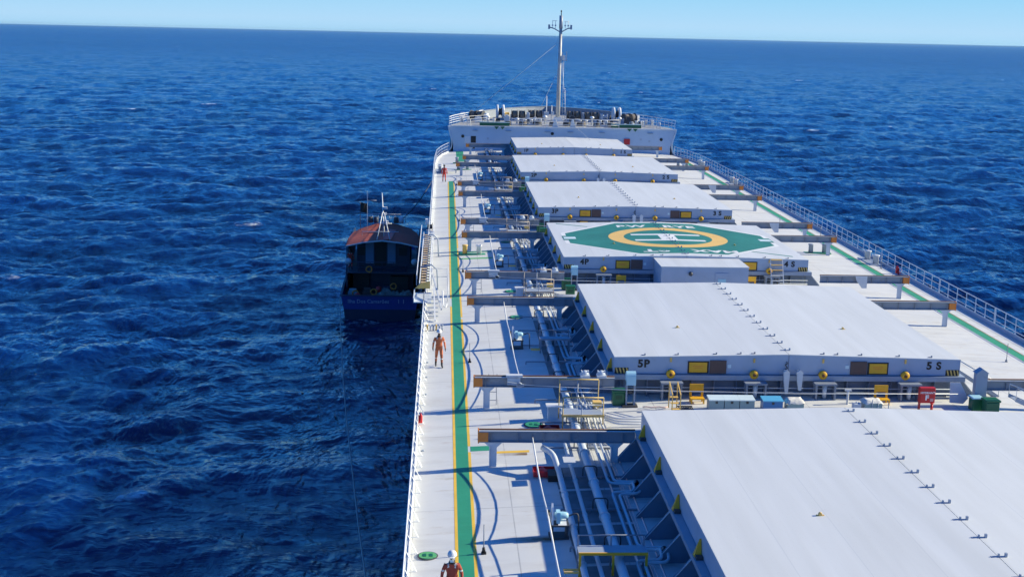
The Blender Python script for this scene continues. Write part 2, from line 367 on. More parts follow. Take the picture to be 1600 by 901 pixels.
    r1 = n.new('ShaderNodeMapRange'); r1.inputs[1].default_value = -0.6; r1.inputs[2].default_value = 0.8; r1.inputs[3].default_value = 0; r1.inputs[4].default_value = 1; l.new(aa.outputs['Fac'], r1.inputs[0])
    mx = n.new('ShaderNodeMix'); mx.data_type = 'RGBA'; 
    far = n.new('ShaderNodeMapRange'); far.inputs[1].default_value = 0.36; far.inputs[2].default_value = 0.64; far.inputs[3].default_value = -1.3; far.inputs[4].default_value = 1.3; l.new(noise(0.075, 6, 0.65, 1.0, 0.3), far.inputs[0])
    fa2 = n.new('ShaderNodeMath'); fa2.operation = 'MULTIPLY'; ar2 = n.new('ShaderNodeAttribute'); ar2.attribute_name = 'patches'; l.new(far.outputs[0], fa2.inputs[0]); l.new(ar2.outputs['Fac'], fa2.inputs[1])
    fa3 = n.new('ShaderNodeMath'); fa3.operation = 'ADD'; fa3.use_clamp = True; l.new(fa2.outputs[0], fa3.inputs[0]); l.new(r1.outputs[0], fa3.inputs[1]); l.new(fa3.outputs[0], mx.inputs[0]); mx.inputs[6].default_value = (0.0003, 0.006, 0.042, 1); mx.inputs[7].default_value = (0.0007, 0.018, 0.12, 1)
    # whitecaps: broken flecks on the highest crests only
    rf = n.new('ShaderNodeMapRange'); rf.inputs[1].default_value = 0.30; rf.inputs[2].default_value = 0.45; rf.inputs[3].default_value = 0; rf.inputs[4].default_value = 1; l.new(aa.outputs['Fac'], rf.inputs[0])
    nf = n.new('ShaderNodeMapRange'); nf.inputs[1].default_value = 0.63; nf.inputs[2].default_value = 0.68; l.new(noise(0.14, 8, 0.7, 0.5, 1), nf.inputs[0])
    mm = n.new('ShaderNodeMath'); mm.operation = 'MULTIPLY'; l.new(rf.outputs[0], mm.inputs[0]); l.new(nf.outputs[0], mm.inputs[1])
    m2 = n.new('ShaderNodeMix'); m2.data_type = 'RGBA'; 
    aw = n.new('ShaderNodeAttribute'); aw.attribute_name = 'wash'; nw = n.new('ShaderNodeMapRange'); nw.inputs[1].default_value = 0.5; nw.inputs[2].default_value = 0.68; nw.inputs[4].default_value = .8; l.new(noise(1.1, 8, 0.72, 1.0, 1.0, .8), nw.inputs[0])
    mw = n.new('ShaderNodeMath'); mw.operation = 'MULTIPLY'; l.new(aw.outputs['Fac'], mw.inputs[0]); l.new(nw.outputs[0], mw.inputs[1])
    mm2 = n.new('ShaderNodeMath'); mm2.operation = 'MAXIMUM'; l.new(mm.outputs[0], mm2.inputs[0]); l.new(mw.outputs[0], mm2.inputs[1]); l.new(mm2.outputs[0], m2.inputs[0]); l.new(mx.outputs[2], m2.inputs[6]); m2.inputs[7].default_value = (0.75, 0.85, 0.95, 1)
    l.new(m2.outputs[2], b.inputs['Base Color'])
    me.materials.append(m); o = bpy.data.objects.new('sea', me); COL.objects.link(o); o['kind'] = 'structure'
    return o
build_sea()

# ------------------------------------------------------------------ the ship
ship = thing('cargo_ship', 'long pale grey bulk carrier stretching ahead to its raised forecastle', 'ship', (0, 100, 0))
HBY = [-34, -28, -15, 0, 140, 147, 153, 158, 162.55, 168, 173, 178, 182, 185.5, 188, 189.3]
HBX = [12.5, 14.5, 16.0, 16.13, 16.13, 16.08, 15.92, 15.35, 14.3, 12.6, 10.6, 8.2, 5.8, 3.6, 1.6, 0.05]
def hb(y): return float(np.interp(y, HBY, HBX))
def hull():
    zs = [(0.0, 0, 1.0), (-1.5, 1.5, 1.0), (-4, 4, 1.0), (-7, 6.5, 1.0), (-10, 8, 1.0), (-16, 9, 0.97)]
    ys = [-34, -28, -15, 0, 40, 80, 110, 120, 130, 140, 147, 153, 158, 162.55, 168, 173, 178, 182, 185.5, 188, 189.3]
    mb = MB()
    for sgn in (-1, 1):
        vs = []
        for z, sh, k in zs:
            for y in ys:
                yy = y if y < 100 else 100 + (y - 100) * (89.3 - sh) / 89.3
                vs.append((sgn * hb(y) * k, yy, z))
        q = len(ys); fs = [(j * q + i, (j + 1) * q + i, (j + 1) * q + i + 1, j * q + i + 1) for j in range(len(zs) - 1) for i in range(q - 1)]
        if sgn > 0: fs = [f[::-1] for f in fs]
        mb.add(vs, fs, True)
    mb.add([(-12.5, -34, 0), (12.5, -34, 0), (12.1, -34, -16), (-12.1, -34, -16)], [(0, 1, 2, 3)])
    return mb.build('hull', M_HULL, ship)
hull_o = hull()
# main deck, cambered
mb = MB(); ys = [-34, -28, -15, 0, 20, 40, 60, 80, 100, 120, 140, 147, 153, 158, 162.5]; NX = 24
vs = []
for y in ys:
    for i in range(NX + 1):
        x = hb(y) * (2 * i / NX - 1); vs.append((x, y, dz(x) * 1.0))
mb.add(vs, [(j * (NX + 1) + i, j * (NX + 1) + i + 1, (j + 1) * (NX + 1) + i + 1, (j + 1) * (NX + 1) + i) for j in range(len(ys) - 1) for i in range(NX)], True)
deck = mb.build('deck', M_DECK, ship)
def strip(name, m, x0, x1, y0, y1, off=0.004, par=None):
    return MB().sheet(x0, x1, y0, y1, lambda x, y: dz(x) + off, 4, 1).build(name, m, par or deck)
strip('green_walkway', M_GREEN, -14.50, -14.03, 20, 131.5)
strip('yellow_line', M_YLINE, -14.60, -14.50, 20, 72.2); strip('yellow_line', M_YLINE, -14.60, -14.50, 74.5, 131)
for a, b in ((20, 46.6), (47.3, 68.9), (69.4, 91), (91.5, 131)):
    strip('yellow_line', M_YLINE, -14.03, -13.93, a, b)
strip('green_crossing_strip', M_GREEN, -13.93, -13.0, 46.68, 47.25)
strip('yellow_line', M_YLINE, -13.0, -11.7, 46.3, 46.55)
strip('green_walkway', M_GREEN, 14.14, 14.68, 30, 156); strip('yellow_line', M_YELP, 14.69, 14.78, 30, 156)
strip('green_walkway', M_GREEN, -13.5, -12.6, 150, 162)
strip('green_crossing_strip', M_LGREEN, -13.9, -11.6, 87.0, 87.5)
strip('green_crossing_strip', M_LGREEN, -13.9, -11.6, 89.6, 90.0)
# gutter bars along both sides
for sg in (-1, 1):
    mb = MB(); yy = [-28, 0, 140, 147, 153, 158, 162.4]
    for a, b in zip(yy[:-1], yy[1:]):
        mb.bar((sg * (hb(a) - 0.1), a, 0.12), (sg * (hb(b) - 0.1), b, 0.12), 0.03, 0.24)
    mb.build('gutter_bar', M_COVER if sg > 0 else M_RAIL, ship)  # starboard bar painted darker: shade of its inboard face put in the colour
# athwartship deck stiffener lines near the port rail are part of the plating; rust streaks
def stain(u0, x0, x1, y0, y1, ax, seed):
    m = MATS.get('stain')
    if not m:
        m = bpy.data.materials.new('rust_stain'); m.use_nodes = True; n = m.node_tree.nodes; l = m.node_tree.links
        b = n['Principled BSDF']; b.inputs['Base Color'].default_value = (0.22, 0.13, 0.06, 1); b.inputs['Roughness'].default_value = 0.9
        tc = n.new('ShaderNodeTexCoord'); mp = n.new('ShaderNodeMapping'); mp.inputs['Location'].default_value = (-0.5, -0.5, 0); l.new(tc.outputs['Generated'], mp.inputs[0])
        sp = n.new('ShaderNodeSeparateXYZ'); l.new(tc.outputs['Generated'], sp.inputs[0])
        gr = n.new('ShaderNodeMath'); gr.operation = 'SUBTRACT'; l.new(sp.outputs[1], gr.inputs[0]); gr.inputs[1].default_value = 0.5
        ab = n.new('ShaderNodeMath'); ab.operation = 'ABSOLUTE'; l.new(gr.outputs[0], ab.inputs[0])
        r1 = n.new('ShaderNodeMapRange'); r1.inputs[1].default_value = 0.1; r1.inputs[2].default_value = 0.5; r1.inputs[3].default_value = 1; r1.inputs[4].default_value = 0; l.new(ab.outputs[0], r1.inputs[0])
        r2 = n.new('ShaderNodeMapRange'); r2.inputs[1].default_value = 0.0; r2.inputs[2].default_value = 0.95; r2.inputs[3].default_value = 0; r2.inputs[4].default_value = 1; l.new(sp.outputs[0], r2.inputs[0])
        no = n.new('ShaderNodeTexNoise'); no.inputs['Scale'].default_value = 3; no.inputs['Detail'].default_value = 6; g = n.new('ShaderNodeNewGeometry'); l.new(g.outputs['Position'], no.inputs['Vector'])
        a = n.new('ShaderNodeMath'); a.operation = 'MULTIPLY'; l.new(r1.outputs[0], a.inputs[0]); l.new(r2.outputs[0], a.inputs[1])
        c = n.new('ShaderNodeMath'); c.operation = 'MULTIPLY'; l.new(a.outputs[0], c.inputs[0]); l.new(no.outputs[0], c.inputs[1])
        c2 = n.new('ShaderNodeMath'); c2.operation = 'MULTIPLY'; l.new(c.outputs[0], c2.inputs[0]); c2.inputs[1].default_value = 1.3
        l.new(c2.outputs[0], b.inputs['Alpha']); MATS['stain'] = m
    MB().sheet(x0, x1, y0, y1, lambda x, y: dz(x) + 0.008, 4, 1).build('rust_stain', m, deck)
stain(0, -13.4, -11.45, 37.6, 38.3, 1, 1); stain(0, -13.0, -11.8, 45.9, 46.35, 1, 2); stain(0, -13.2, -11.4, 56.2, 56.8, 1, 3); stain(0, -13.5, -11.5, 31.9, 32.8, 1, 3)

# forecastle
FCY = [162.55, 165, 167.5, 171, 174.5, 178, 181, 184, 186.5, 188.3]
FCX = [14.45, 13.95, 13.2, 11.9, 10.5, 8.9, 7.2, 5.2, 2.7, 0.05]
def fx(y): return float(np.interp(y, FCY, FCX))
FZ = 3.35
mb = MB(); vs = []
for y in FCY:
    for i in range(17): vs.append((fx(y) * (i / 8 - 1), y, FZ))
mb.add(vs, [(j * 17 + i, j * 17 + i + 1, (j + 1) * 17 + i + 1, (j + 1) * 17 + i) for j in range(len(FCY) - 1) for i in range(16)])
fc = mb.build('forecastle_deck', mat('forecastle_deck_paint', (0.36, 0.37, 0.37), 0.65, var=.15, dirt=0.8, dirtcol=(.12, .09, .07), scale=0.8), ship)
mb = MB()
for sg in (-1, 1):
    vs = [(sg * hb(y), y, 0) for y in FCY] + [(sg * (0.45 * hb(y) + 0.55 * fx(y)) , y, 1.7) for y in FCY] + [(sg * fx(y), y, FZ) for y in FCY]
    vs = [(v[0] * (0.985 if v[2] == 1.7 else 1), v[1], v[2]) for v in vs]
    q = len(FCY); fs = [(r * q + i, r * q + i + 1, (r + 1) * q + i + 1, (r + 1) * q + i) for r in range(2) for i in range(q - 1)]
    mb.add(vs, fs if sg > 0 else [f[::-1] for f in fs], True)
fside = mb.build('forecastle_side', M_FC, ship)
# bulkhead with camber foot
mb = MB(); xs = [-1 + 2 * i / 16 for i in range(17)]
prof = [(0.0, 13.85), (1.0, 13.85), (1.78, 14.06), (2.6, 14.28), (FZ, 14.45)]
vs = [(t * wd, 162.5, z if z > 0 else dz(t * wd) - 0.02) for z, wd in prof for t in xs]
mb.add(vs, [(r * 17 + i, r * 17 + i + 1, (r + 1) * 17 + i + 1, (r + 1) * 17 + i) for r in range(4) for i in range(16)])
bulk = mb.build('bulkhead', M_FC, ship)
mb = MB().box(-14.45, 14.45, 162.38, 162.56, FZ - 0.06, FZ + 0.05).build('deck_edge', M_WHITE, ship)
for sg in (-1, 1):          # curved end of the side plating
    mb = MB(); pr = [(14.5, FZ), (14.42, 2.9), (14.22, 2.2), (14.05, 1.6), (14.0, 1.0), (14.15, 0.5), (14.6, 0.05)]
    for (a, za), (b, zb) in zip(pr[:-1], pr[1:]):
        mb.bar((sg * a, 162.36, za), (sg * b, 162.36, zb), 0.1, 0.35, up=(0, 1, 0))
    mb.build('side_plate_edge', M_RAIL, ship)
def fcbox(name, m, x0, x1, z0, z1, t=0.06): return MB().box(x0, x1, 162.5 - t, 162.502, z0, z1).build(name, m, bulk)
d = fcbox('doorway', M_BLACK, -11.62, -10.98, 1.25, 2.1, 0.01)
fcbox('doorway', M_BLACK, -11.5, -11.1, 0.5, 0.85, 0.01)
fcbox('open_door', mat('pale_door', (0.6, 0.66, 0.74), 0.5), -12.4, -11.72, 1.15, 2.08, 0.05)
rb = fcbox('hose_box', M_RED, 7.87, 8.62, 1.36, 2.08, 0.18)
for x in (-12.65, -1.3, 12.64):
    z = 2.57 if x == -1.3 else 2.06
    MB().lathe((x, 162.44, z), [(0.16, -0.05), (0.2, 0.0), (0.2, 0.06)], 'y', 14).build('vent_hole', M_BLACK, bulk)
for x in (-11.1, -6.9, -1.9, 1.0, 5.0, 11.2):
    MB().box(x - 0.35, x + 0.35, 162.3, 162.5, 2.78, 2.84).build('light_shade', M_GREY, bulk)
for x0, z in ((-9.6, 1.7), (9.9, 1.9), (11.0, 1.7)):
    MB().box(x0, x0 + 0.25, 162.47, 162.5, z, z + 0.25).build('notice_plate', M_COVER, bulk)

# ------------------------------------------------------------------ railings
def railing(pts, label, h=1.08, m=M_RAIL, spacing=1.35, brace=0, zf=None, group='white railings round the ship', nbars=3, pr=0.022, dbl=True):
    # pts: polyline [(x,y)]; posts at even spacing
    zf = zf or (lambda x, y: dz(x)); L = [0]
    for a, b in zip(pts[:-1], pts[1:]): L.append(L[-1] + math.hypot(b[0] - a[0], b[1] - a[1]))
    def at(s):
        x = float(np.interp(s, L, [p[0] for p in pts])); y = float(np.interp(s, L, [p[1] for p in pts])); return Vector((x, y, zf(x, y)))
    n = max(1, round(L[-1] / spacing)); t = thing('railing', label, 'railing', at(0), group)
    for k in range(n + 1):
        p = at(L[-1] * k / n + (0.12 if dbl and k == 0 else 0)); mb = MB().bar(p, p + Vector((0, 0, h)), 0.045, 0.035)
        if brace: mb.bar(p + Vector((0, 0.0, h * 0.55)), p + Vector((brace, -0.22, 0.0)), 0.022, 0.022); mb.bar(p + Vector((brace, -0.22, 0.02)), p + Vector((0.04, -0.22, 0.02)), 0.022, 0.022)
        mb.build('post', m, t)
    ps = [at(L[-1] * k / max(n, 6)) for k in range(max(n, 6) + 1)]
    for j in range(nbars):
        z = h * (1 - j / nbars); MB().path([p + Vector((0, 0, z)) for p in ps], pr if j == 0 else pr * 0.7, 6).build('top_rail' if j == 0 else 'rail_bar', m, t)
    return t
H = {6: (29.65, 45.35, 7.63), 5: (53.16, 68.86, 7.63), 4: (77.14, 90.79, 7.63), 3: (98.68, 114.79, 7.63), 2: (122.62, 138.36, 7.63), 1: (146.87, 160.02, 6.68)}
NAME = {6: 'the nearest hatch', 5: 'hatch 5', 4: 'the hatch with the landing circle', 3: 'hatch 3', 2: 'hatch 2', 1: 'hatch 1'}
for sg, side in ((-1, 'port'), (1, 'starboard')):
    for i in (6, 5, 4, 3, 2, 1):
        ya, yf, _ = H[i]
        if sg < 0 and i == 4: segs = [(ya + 17.0 - 0.0, yf, 'a')] if False else []
        y_a, y_f = ya, yf
        if i == 1: y_f = 153.0
        if not (sg < 0 and i == 4):
            if not (sg > 0 and i == 6):
                railing([(sg * hb(y) - sg * 0.03, y) for y in np.linspace(y_a, y_f, 8)], 'white railing on the %s edge abreast of %s' % (side, NAME[i]), brace=0.34 if sg < 0 else 0)
        if i > 1:
            nya = H[i - 1][0]; a, b = yf, nya
            if sg < 0 and i == 5: b = 71.5
            if sg < 0 and i == 4: a = 94.3
            railing([(sg * hb(y) - sg * 0.03, y) for y in np.linspace(a, b, 4)], 'white %s railing in the gap between hatch %d and hatch %d' % (side, i, i - 1), brace=0.34 if sg < 0 else 0)
# bow curves of the main deck rail
railing([(-hb(y) + 0.02, y) for y in (153, 155, 157, 159, 160.5, 162.2)], 'curved white railing meeting the forecastle on the port side', h=1.15, spacing=1.1, m=M_WHITE)
railing([(hb(y) - 0.02, y) for y in (153, 155, 157, 159, 160.5, 162.2)], 'curved white railing meeting the forecastle on the starboard side', h=1.1, spacing=1.0)
fcz = lambda x, y: FZ
railing([(-fx(y) + 0.05, y) for y in np.linspace(162.6, 176, 12)], 'white railing curving round the port side of the forecastle', zf=fcz, m=M_WHITE, h=1.1, spacing=1.4, nbars=4, pr=0.045)
railing([(fx(y) - 0.05, y) for y in np.linspace(162.6, 178, 12)], 'white railing curving round the starboard side of the forecastle', zf=fcz, h=1.1, spacing=1.2, pr=0.04)
railing([(-6.6 + 0.01 * k, 162.75) if k == 0 else (7.2, 162.75) for k in range(2)], 'white railing along the aft edge of the forecastle by the mast', zf=fcz, m=M_WHITE, h=1.05, spacing=1.55, pr=0.035)
# solid bow bulwark
mb = MB()
bp = [(-fx(y), y) for y in np.linspace(176, 188.2, 12)] + [(fx(y), y) for y in np.linspace(188.2, 178, 10)]
for a, b in zip(bp[:-1], bp[1:]): mb.bar((a[0], a[1], FZ + 0.5), (b[0], b[1], FZ + 0.5), 0.06, 1.0)
for a, b in zip(bp[:-1], bp[1:]): mb.bar((a[0], a[1], FZ + 1.03), (b[0], b[1], FZ + 1.03), 0.22, 0.06)
bw = mb.build('bow_bulwark', M_BEAM, ship)
# ------------------------------------------------------------------ hatches
ZC = 1.45; ZT = 2.2; RID = 0.17
def topz(x, W): return ZT + RID * (1 - abs(x) / W)
CLEAT = None
for i in (6, 5, 4, 3, 2, 1):
    ya, yf, W = H[i]; nm = NAME[i]
    # coaming
    c = thing('hatch_coaming', 'blue-grey hatch coaming with slanted brackets under %s' % ('the nearest hatch cover' if i == 6 else 'the cover marked %dP and %dS' % (i, i)), 'hatch coaming', (0, ya, 0.4), 'hatch coamings')
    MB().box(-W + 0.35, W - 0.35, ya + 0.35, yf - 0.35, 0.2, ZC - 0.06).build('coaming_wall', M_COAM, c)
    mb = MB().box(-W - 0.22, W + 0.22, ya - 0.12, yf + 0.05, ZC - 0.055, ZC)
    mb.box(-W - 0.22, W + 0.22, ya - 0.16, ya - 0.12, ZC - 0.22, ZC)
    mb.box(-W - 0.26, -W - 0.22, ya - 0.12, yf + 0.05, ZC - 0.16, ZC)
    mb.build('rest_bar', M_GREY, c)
    nb = 9
    for sg in (-1, 1):
        for k in range(nb):
            y = ya + 0.7 + (yf - ya - 1.2) * k / (nb - 1); x0 = W - 0.35; x1 = W + 0.2; x2 = W + 1.0
            z0 = dz(x2)
            MB().prism([(sg * x0, ZC - 0.06), (sg * x1, ZC - 0.06), (sg * (x2), z0 + 0.12), (sg * x2, z0), (sg * x0, z0)], 'y', y - 0.012, y + 0.012).build('bracket', M_COAM, c)
            MB().bar((sg * x1, y, ZC - 0.08), (sg * x2, y, z0 + 0.05), 0.09, 0.02).build('bracket', M_PIPE, c)
    for k in range(5):           # yellow wedges beside the cover
        y = yf - 1.0 - k * 3.5 - 3.1 * 0
        if y < ya + 0.5: break
        mb = MB(); z = ZC; x = -W - 0.11
        mb.add([(x - .12, y - .1, z), (x + .1, y - .1, z), (x + .1, y + .12, z), (x - .12, y + .12, z), (x + .05, y + .06, z + .5), (x + .1, y + .06, z + .5)], [(0, 1, 5, 4), (1, 2, 5), (2, 3, 4, 5), (3, 0, 4)])
        mb.build('stopper', M_YEL, c)
        MB().box(x - .1, x + .1, y - .32, y - .14, z, z + .1).build('stopper_base', M_DARK, c)
    # aft coaming furniture (only where seen)
    if i < 6:
        for x in np.arange(-W + 0.5, W, 0.98):
            MB().box(x - .02, x + .02, ya + .02, ya + .35, dz(x), ZC - .06).build('stiffener', M_COAM, c)
        mb = MB().tube((-W + .1, ya - .45, 0.98), (W - .1, ya - .45, 0.98), .02, n=6); mb.tube((-W + .1, ya - .42, 0.78), (W - .1, ya - .42, 0.78), .018, n=6)
        mb.build('hand_line', M_GREY, c)
        for x in (-5.17, -1.5, 1.55, 5.3):
            if W < 7: x *= 0.87
            mb = MB().box(x - .48, x + .48, ya - .62, ya - .16, 1.14, 1.22); mb.box(x - .45, x - .37, ya - .6, ya - .2, dz(x), 1.14); mb.box(x + .37, x + .45, ya - .6, ya - .2, dz(x), 1.14)
            g = mb.build('jack_frame', M_BEAM, c)
            MB().tube((x, ya - .38, dz(x) + .05), (x, ya - .38, 1.1), .09, .12, 10).build('jack', M_PIPE, g)
    # cover panels
    for sg, L in ((-1, 'P'), (1, 'S')):
        side = 'port' if sg < 0 else 'starboard'
        lab = ('flat pale %s hatch cover panel filling the near foreground' % side) if i == 6 else ('pale %s hatch cover panel marked %d%s on its aft face' % (side, i, L) if i != 4 else '%s hatch cover panel marked 4%s carrying half the landing circle' % (side, L))
        if i == 1: lab = 'farthest %s hatch cover panel, below the forecastle wall' % side
        p = thing('hatch_cover', lab, 'hatch cover', (sg * W / 2, ya, ZC), 'side rolling hatch cover panels')
        e = 0.012 * sg
        mb = MB(); A = [(sg * W, topz(W, W)), (e, topz(0, W))]
        for (y0, y1) in ((ya, yf),):
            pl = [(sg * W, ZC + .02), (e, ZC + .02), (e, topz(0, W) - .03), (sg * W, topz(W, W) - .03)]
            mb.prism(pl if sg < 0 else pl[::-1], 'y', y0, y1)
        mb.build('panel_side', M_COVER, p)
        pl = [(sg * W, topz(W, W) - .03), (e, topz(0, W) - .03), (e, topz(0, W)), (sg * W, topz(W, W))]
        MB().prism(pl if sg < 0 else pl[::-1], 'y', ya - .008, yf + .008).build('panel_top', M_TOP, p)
        # padeyes scattered on the top
        for fy in (0.33,):
            y = ya + (yf - ya) * fy; x = sg * W * 0.52
            MB().box(x - .12, x + .12, y - .03, y + .03, topz(x, W), topz(x, W) + .02).lathe((x, y, topz(x, W) + .05), [(.05, -.04), (.06, 0), (.05, .04)], 'y', 8).build('padeye', M_YELP, p)
        for fx_ in (0.17, 0.36, 0.58, 0.72, 0.8):
            x = sg * W * (1 - fx_); z = topz(x, W); y = ya + .18
            MB().box(x - .1, x + .08, y, y + .03, z, z + .03).box(x + .03, x + .08, y - .02, y + .03, z, z + .09).build('cleat', M_BEAM, p)
        if i < 6:
            yf_ = ya - .01; k = W / 7.63
            def fb(name, m, x0, x1, z0, z1, t=.02, par=p): return MB().box(min(x0, x1), max(x0, x1), ya - t, ya + .001, z0, z1).build(name, m, par)
            if not (i == 1 or i == 4 and False):
                sgn = fb('notice_board', M_BLACK, sg * 4.42 * k, sg * 3.5 * k, 1.50, 2.04, .03)
                if i in (3, 4, 5):
                    MB().box(min(sg * 4.36 * k, sg * 3.58 * k), max(sg * 4.36 * k, sg * 3.58 * k), ya - .045, ya - .03, 1.55, 1.99).build('yellow_face', M_YEL, sgn)
                    for zz, ww in ((1.83, .24), (1.75, .16)):
                        mb = MB(); 
                        for q_ in range(7): mb.box(sg * 3.97 - ww + q_ * ww * 2 / 7, sg * 3.97 - ww + q_ * ww * 2 / 7 + ww * .2, ya - .049, ya - .045, zz - .018, zz + .018)
                        mb.build('small_lettering', M_ORG, sgn)
                    fb('brown_panel', M_BROWN, sg * 3.46 * k, sg * 2.74 * k, 1.50, 2.08, .06)
                    fb('label_plate', M_LID, sg * 2.68 * k, sg * 2.52 * k, 1.75, 1.9, .02)
                elif i == 2:
                    sgn.data.materials[0] = M_COVER
            for x in (5.17, 1.52):
                wx = sg * x * k
                wh = MB().lathe((wx, ya - .12, ZC + .03), [(.05, -.09), (.17, -.08), (.20, -.02), (.20, .04), (.17, .1)], 'y', 20).build('wheel', M_YEL, p)
                MB().lathe((wx, ya - .215, ZC + .03), [(.06, -.03), (.075, 0)], 'y', 12).build('hub', M_RUST, wh)
                MB().box(wx - .04, wx + .04, ya - .05, ya, 2.0, ZT - .02).build('lifting_lug', M_YELP, p)
            # hazard stripes in the corner
            hz = MB(); xa = sg * 7.6 * k; xb = sg * 7.0 * k; x0, x1 = min(xa, xb), max(xa, xb); wdt = (x1 - x0) / 8
            fb('hazard_plate', M_BLACK, x0, x1, ZC + .02, ZC + .28, .006)
            for q_ in range(4):
                xx = x0 + q_ * 2 * wdt + wdt * 0.4
                hz.add([(xx + wdt, ya - .012, ZC + .025), (xx + 2 * wdt - .01, ya - .012, ZC + .025), (xx + wdt - .01, ya - .012, ZC + .275), (xx, ya - .012, ZC + .275)], [(0, 1, 2, 3)])
            hz.build('hazard_stripes', M_YELP, p)
            tx = (-6.35 if sg < 0 else 6.45) * k
            if i == 1: tx = sg * 5.6
            text_mesh('marking', '%d %s' % (i, L) if sg > 0 else '%d%s' % (i, L), 0.46, M_BLACK, p, (tx, ya - .012, 1.90), (R(90), 0, 0), 1.05, 0.018, font_gap=1.12)
        if sg < 0:       # cleats bridging the centre seam
            n = 12
            if i >= 2:
                for q_ in range(n):
                    y = ya + .7 + (yf - ya - 1.2) * q_ / (n - 1); z = topz(0, W)
                    MB().box(-.22, .2, y - .022, y + .022, z - .01, z + .02).box(-.02, .02, y - .03, y + .03, z, z + .09).box(.17, .23, y - .035, y + .035, z, z + .11).build('seam_cleat', M_GREY, p)
    if i in (5, 4, 3, 2):        # locking arms at the centre of the aft edge
        for x0, ln in ((-0.2, 1.0), (0.38, 0.85)):
            ar = MB().prism([(x0 - .13, 1.72), (x0, 1.82), (x0 + .14, 1.7), (x0 + .12, 1.25), (x0 + .1, 1.75 - ln), (x0 - .02, 1.75 - ln), (x0 - .1, 1.3)], 'y', ya - .55, ya - .43)
            ar.tube((x0, ya - .45, 1.66), (x0, ya - .1, 1.66), .06)
            ar.build('locking_arm', M_PIPE, c)
        MB().path([(-.1 + .06 * math.sin(t * 2.1), ya - .05, 2.05 - t * .07) for t in range(8)], .025, 6).build('chain', M_DARK, c)

# helideck painting on hatch 4 (follows the sloping panels)
ya, yf, W = H[4]; cy = 84.1
hp = {(-1): None, 1: None}
for o in bpy.data.objects:
    if o.name.startswith('hatch_cover') and o.get('label', '').find('landing') >= 0: hp[-1 if o['label'].startswith('port') else 1] = o
def hpoly(name, m, pts, off, sgs=(-1, 1)):
    # clip convex polygon to each half and lay it on the slope
    for sg in sgs:
        out = []
        for a, b in zip(pts, pts[1:] + pts[:1]):
            ia, ib = a[0] * sg >= 0, b[0] * sg >= 0
            if ia: out.append(a)
            if ia != ib: t = a[0] / (a[0] - b[0]); out.append((0.0, a[1] + (b[1] - a[1]) * t))
        if len(out) >= 3:
            mb = MB(); vs = [((x if abs(x) > .013 else sg * .013), y, topz(x, W) + off) for x, y in out]
            ar = sum(vs[k][0] * vs[(k + 1) % len(vs)][1] - vs[(k + 1) % len(vs)][0] * vs[k][1] for k in range(len(vs)))
            f = tuple(range(len(vs))); mb.add(vs, [f if ar > 0 else f[::-1]]); mb.build(name, m, hp[sg])
OCT = [(-7.05, 82.0), (-7.05, 86.1), (-2.9, 90.55), (2.9, 90.55), (7.05, 86.1), (7.05, 82.0), (2.9, 77.75), (-2.9, 77.75)]
inn = [(x * 0.957, cy + (y - cy) * 0.957) for x, y in OCT]
hpoly('landing_border', mat('marking_white', (0.78, 0.8, 0.8), 0.55, var=0.05, dirt=0.2, dirtcol=(0.4, 0.4, 0.38)), OCT, .004)
M_MARK = MATS['marking_white']
hpoly('landing_green', M_DGREEN, inn, .008)
def hring(name, m, r0, r1, off):
    for sg in (-1, 1):
        mb = MB(); n = 40
        for k in range(n):
            t0, t1 = (-math.pi / 2 + math.pi * k / n), (-math.pi / 2 + math.pi * (k + 1) / n)
            q = [(r * math.cos(t) * sg, cy + r * math.sin(t)) for r, t in ((r0, t0), (r1, t0), (r1, t1), (r0, t1))]
            vs = [(sg * max(abs(x), .014), y, topz(x, W) + off) for x, y in q]
            mb.add(vs, [(0, 1, 2, 3) if sg > 0 else (3, 2, 1, 0)])
        mb.build(name, m, hp[sg])
hring('yellow_ring', M_YELP, 2.95, 3.98, .012)
for y in (cy - 1.1, cy + 1.1):
    hpoly('letter_h', M_MARK, [(-2.35, y - .25), (2.35, y - .25), (2.35, y + .25), (-2.35, y + .25)], .012)
hpoly('letter_h', M_MARK, [(-.55, cy - .86), (.55, cy - .86), (.55, cy + .86), (-.55, cy + .86)], .0125)
for sg in (-1, 1):
    hpoly('border_tab', M_DGREEN, [(sg * 7.06, cy - .85), (sg * 7.06, cy + .85), (sg * 6.4, cy + .85), (sg * 6.4, cy - .85)][::sg], .010, (sg,))
    hpoly('border_tab', M_LID, [(sg * 7.0, cy - .4), (sg * 7.0, cy + .4), (sg * 6.2, cy + .4), (sg * 6.2, cy - .4)][::sg], .012, (sg,))
    hpoly('landing_arm', M_DGREEN, [(sg * 6.9, 78.0) if sg > 0 else (-7.0, 90.2), (sg * 4.3, 79.6) if sg > 0 else (-4.9, 88.7), (sg * 4.3, 79.8) if sg > 0 else (-4.9, 88.9), (sg * 6.9, 78.3) if sg > 0 else (-7.0, 90.5)], .002, (sg,))
sl = math.atan(RID / W)
def ht(txt, x, y, rz, sg, size=1.2, sx=1.2, gap=1.1): return text_mesh('lettering', txt, size, M_MARK, hp[sg], (x, y, topz(x, W) + .014), (0, sg * sl * (-1 if rz else 1), rz), sx, .045, .002, gap)
ht('BW', -1.85, 88.75, 0, -1, 1.25, 1.0); ht('RYE', 1.55, 88.75, 0, 1, 1.25, 1.0)
ht('9T', -1.6, 79.05, R(180), -1); ht('MAX', 2.2, 79.05, R(180), 1, 1.2, 1.1)

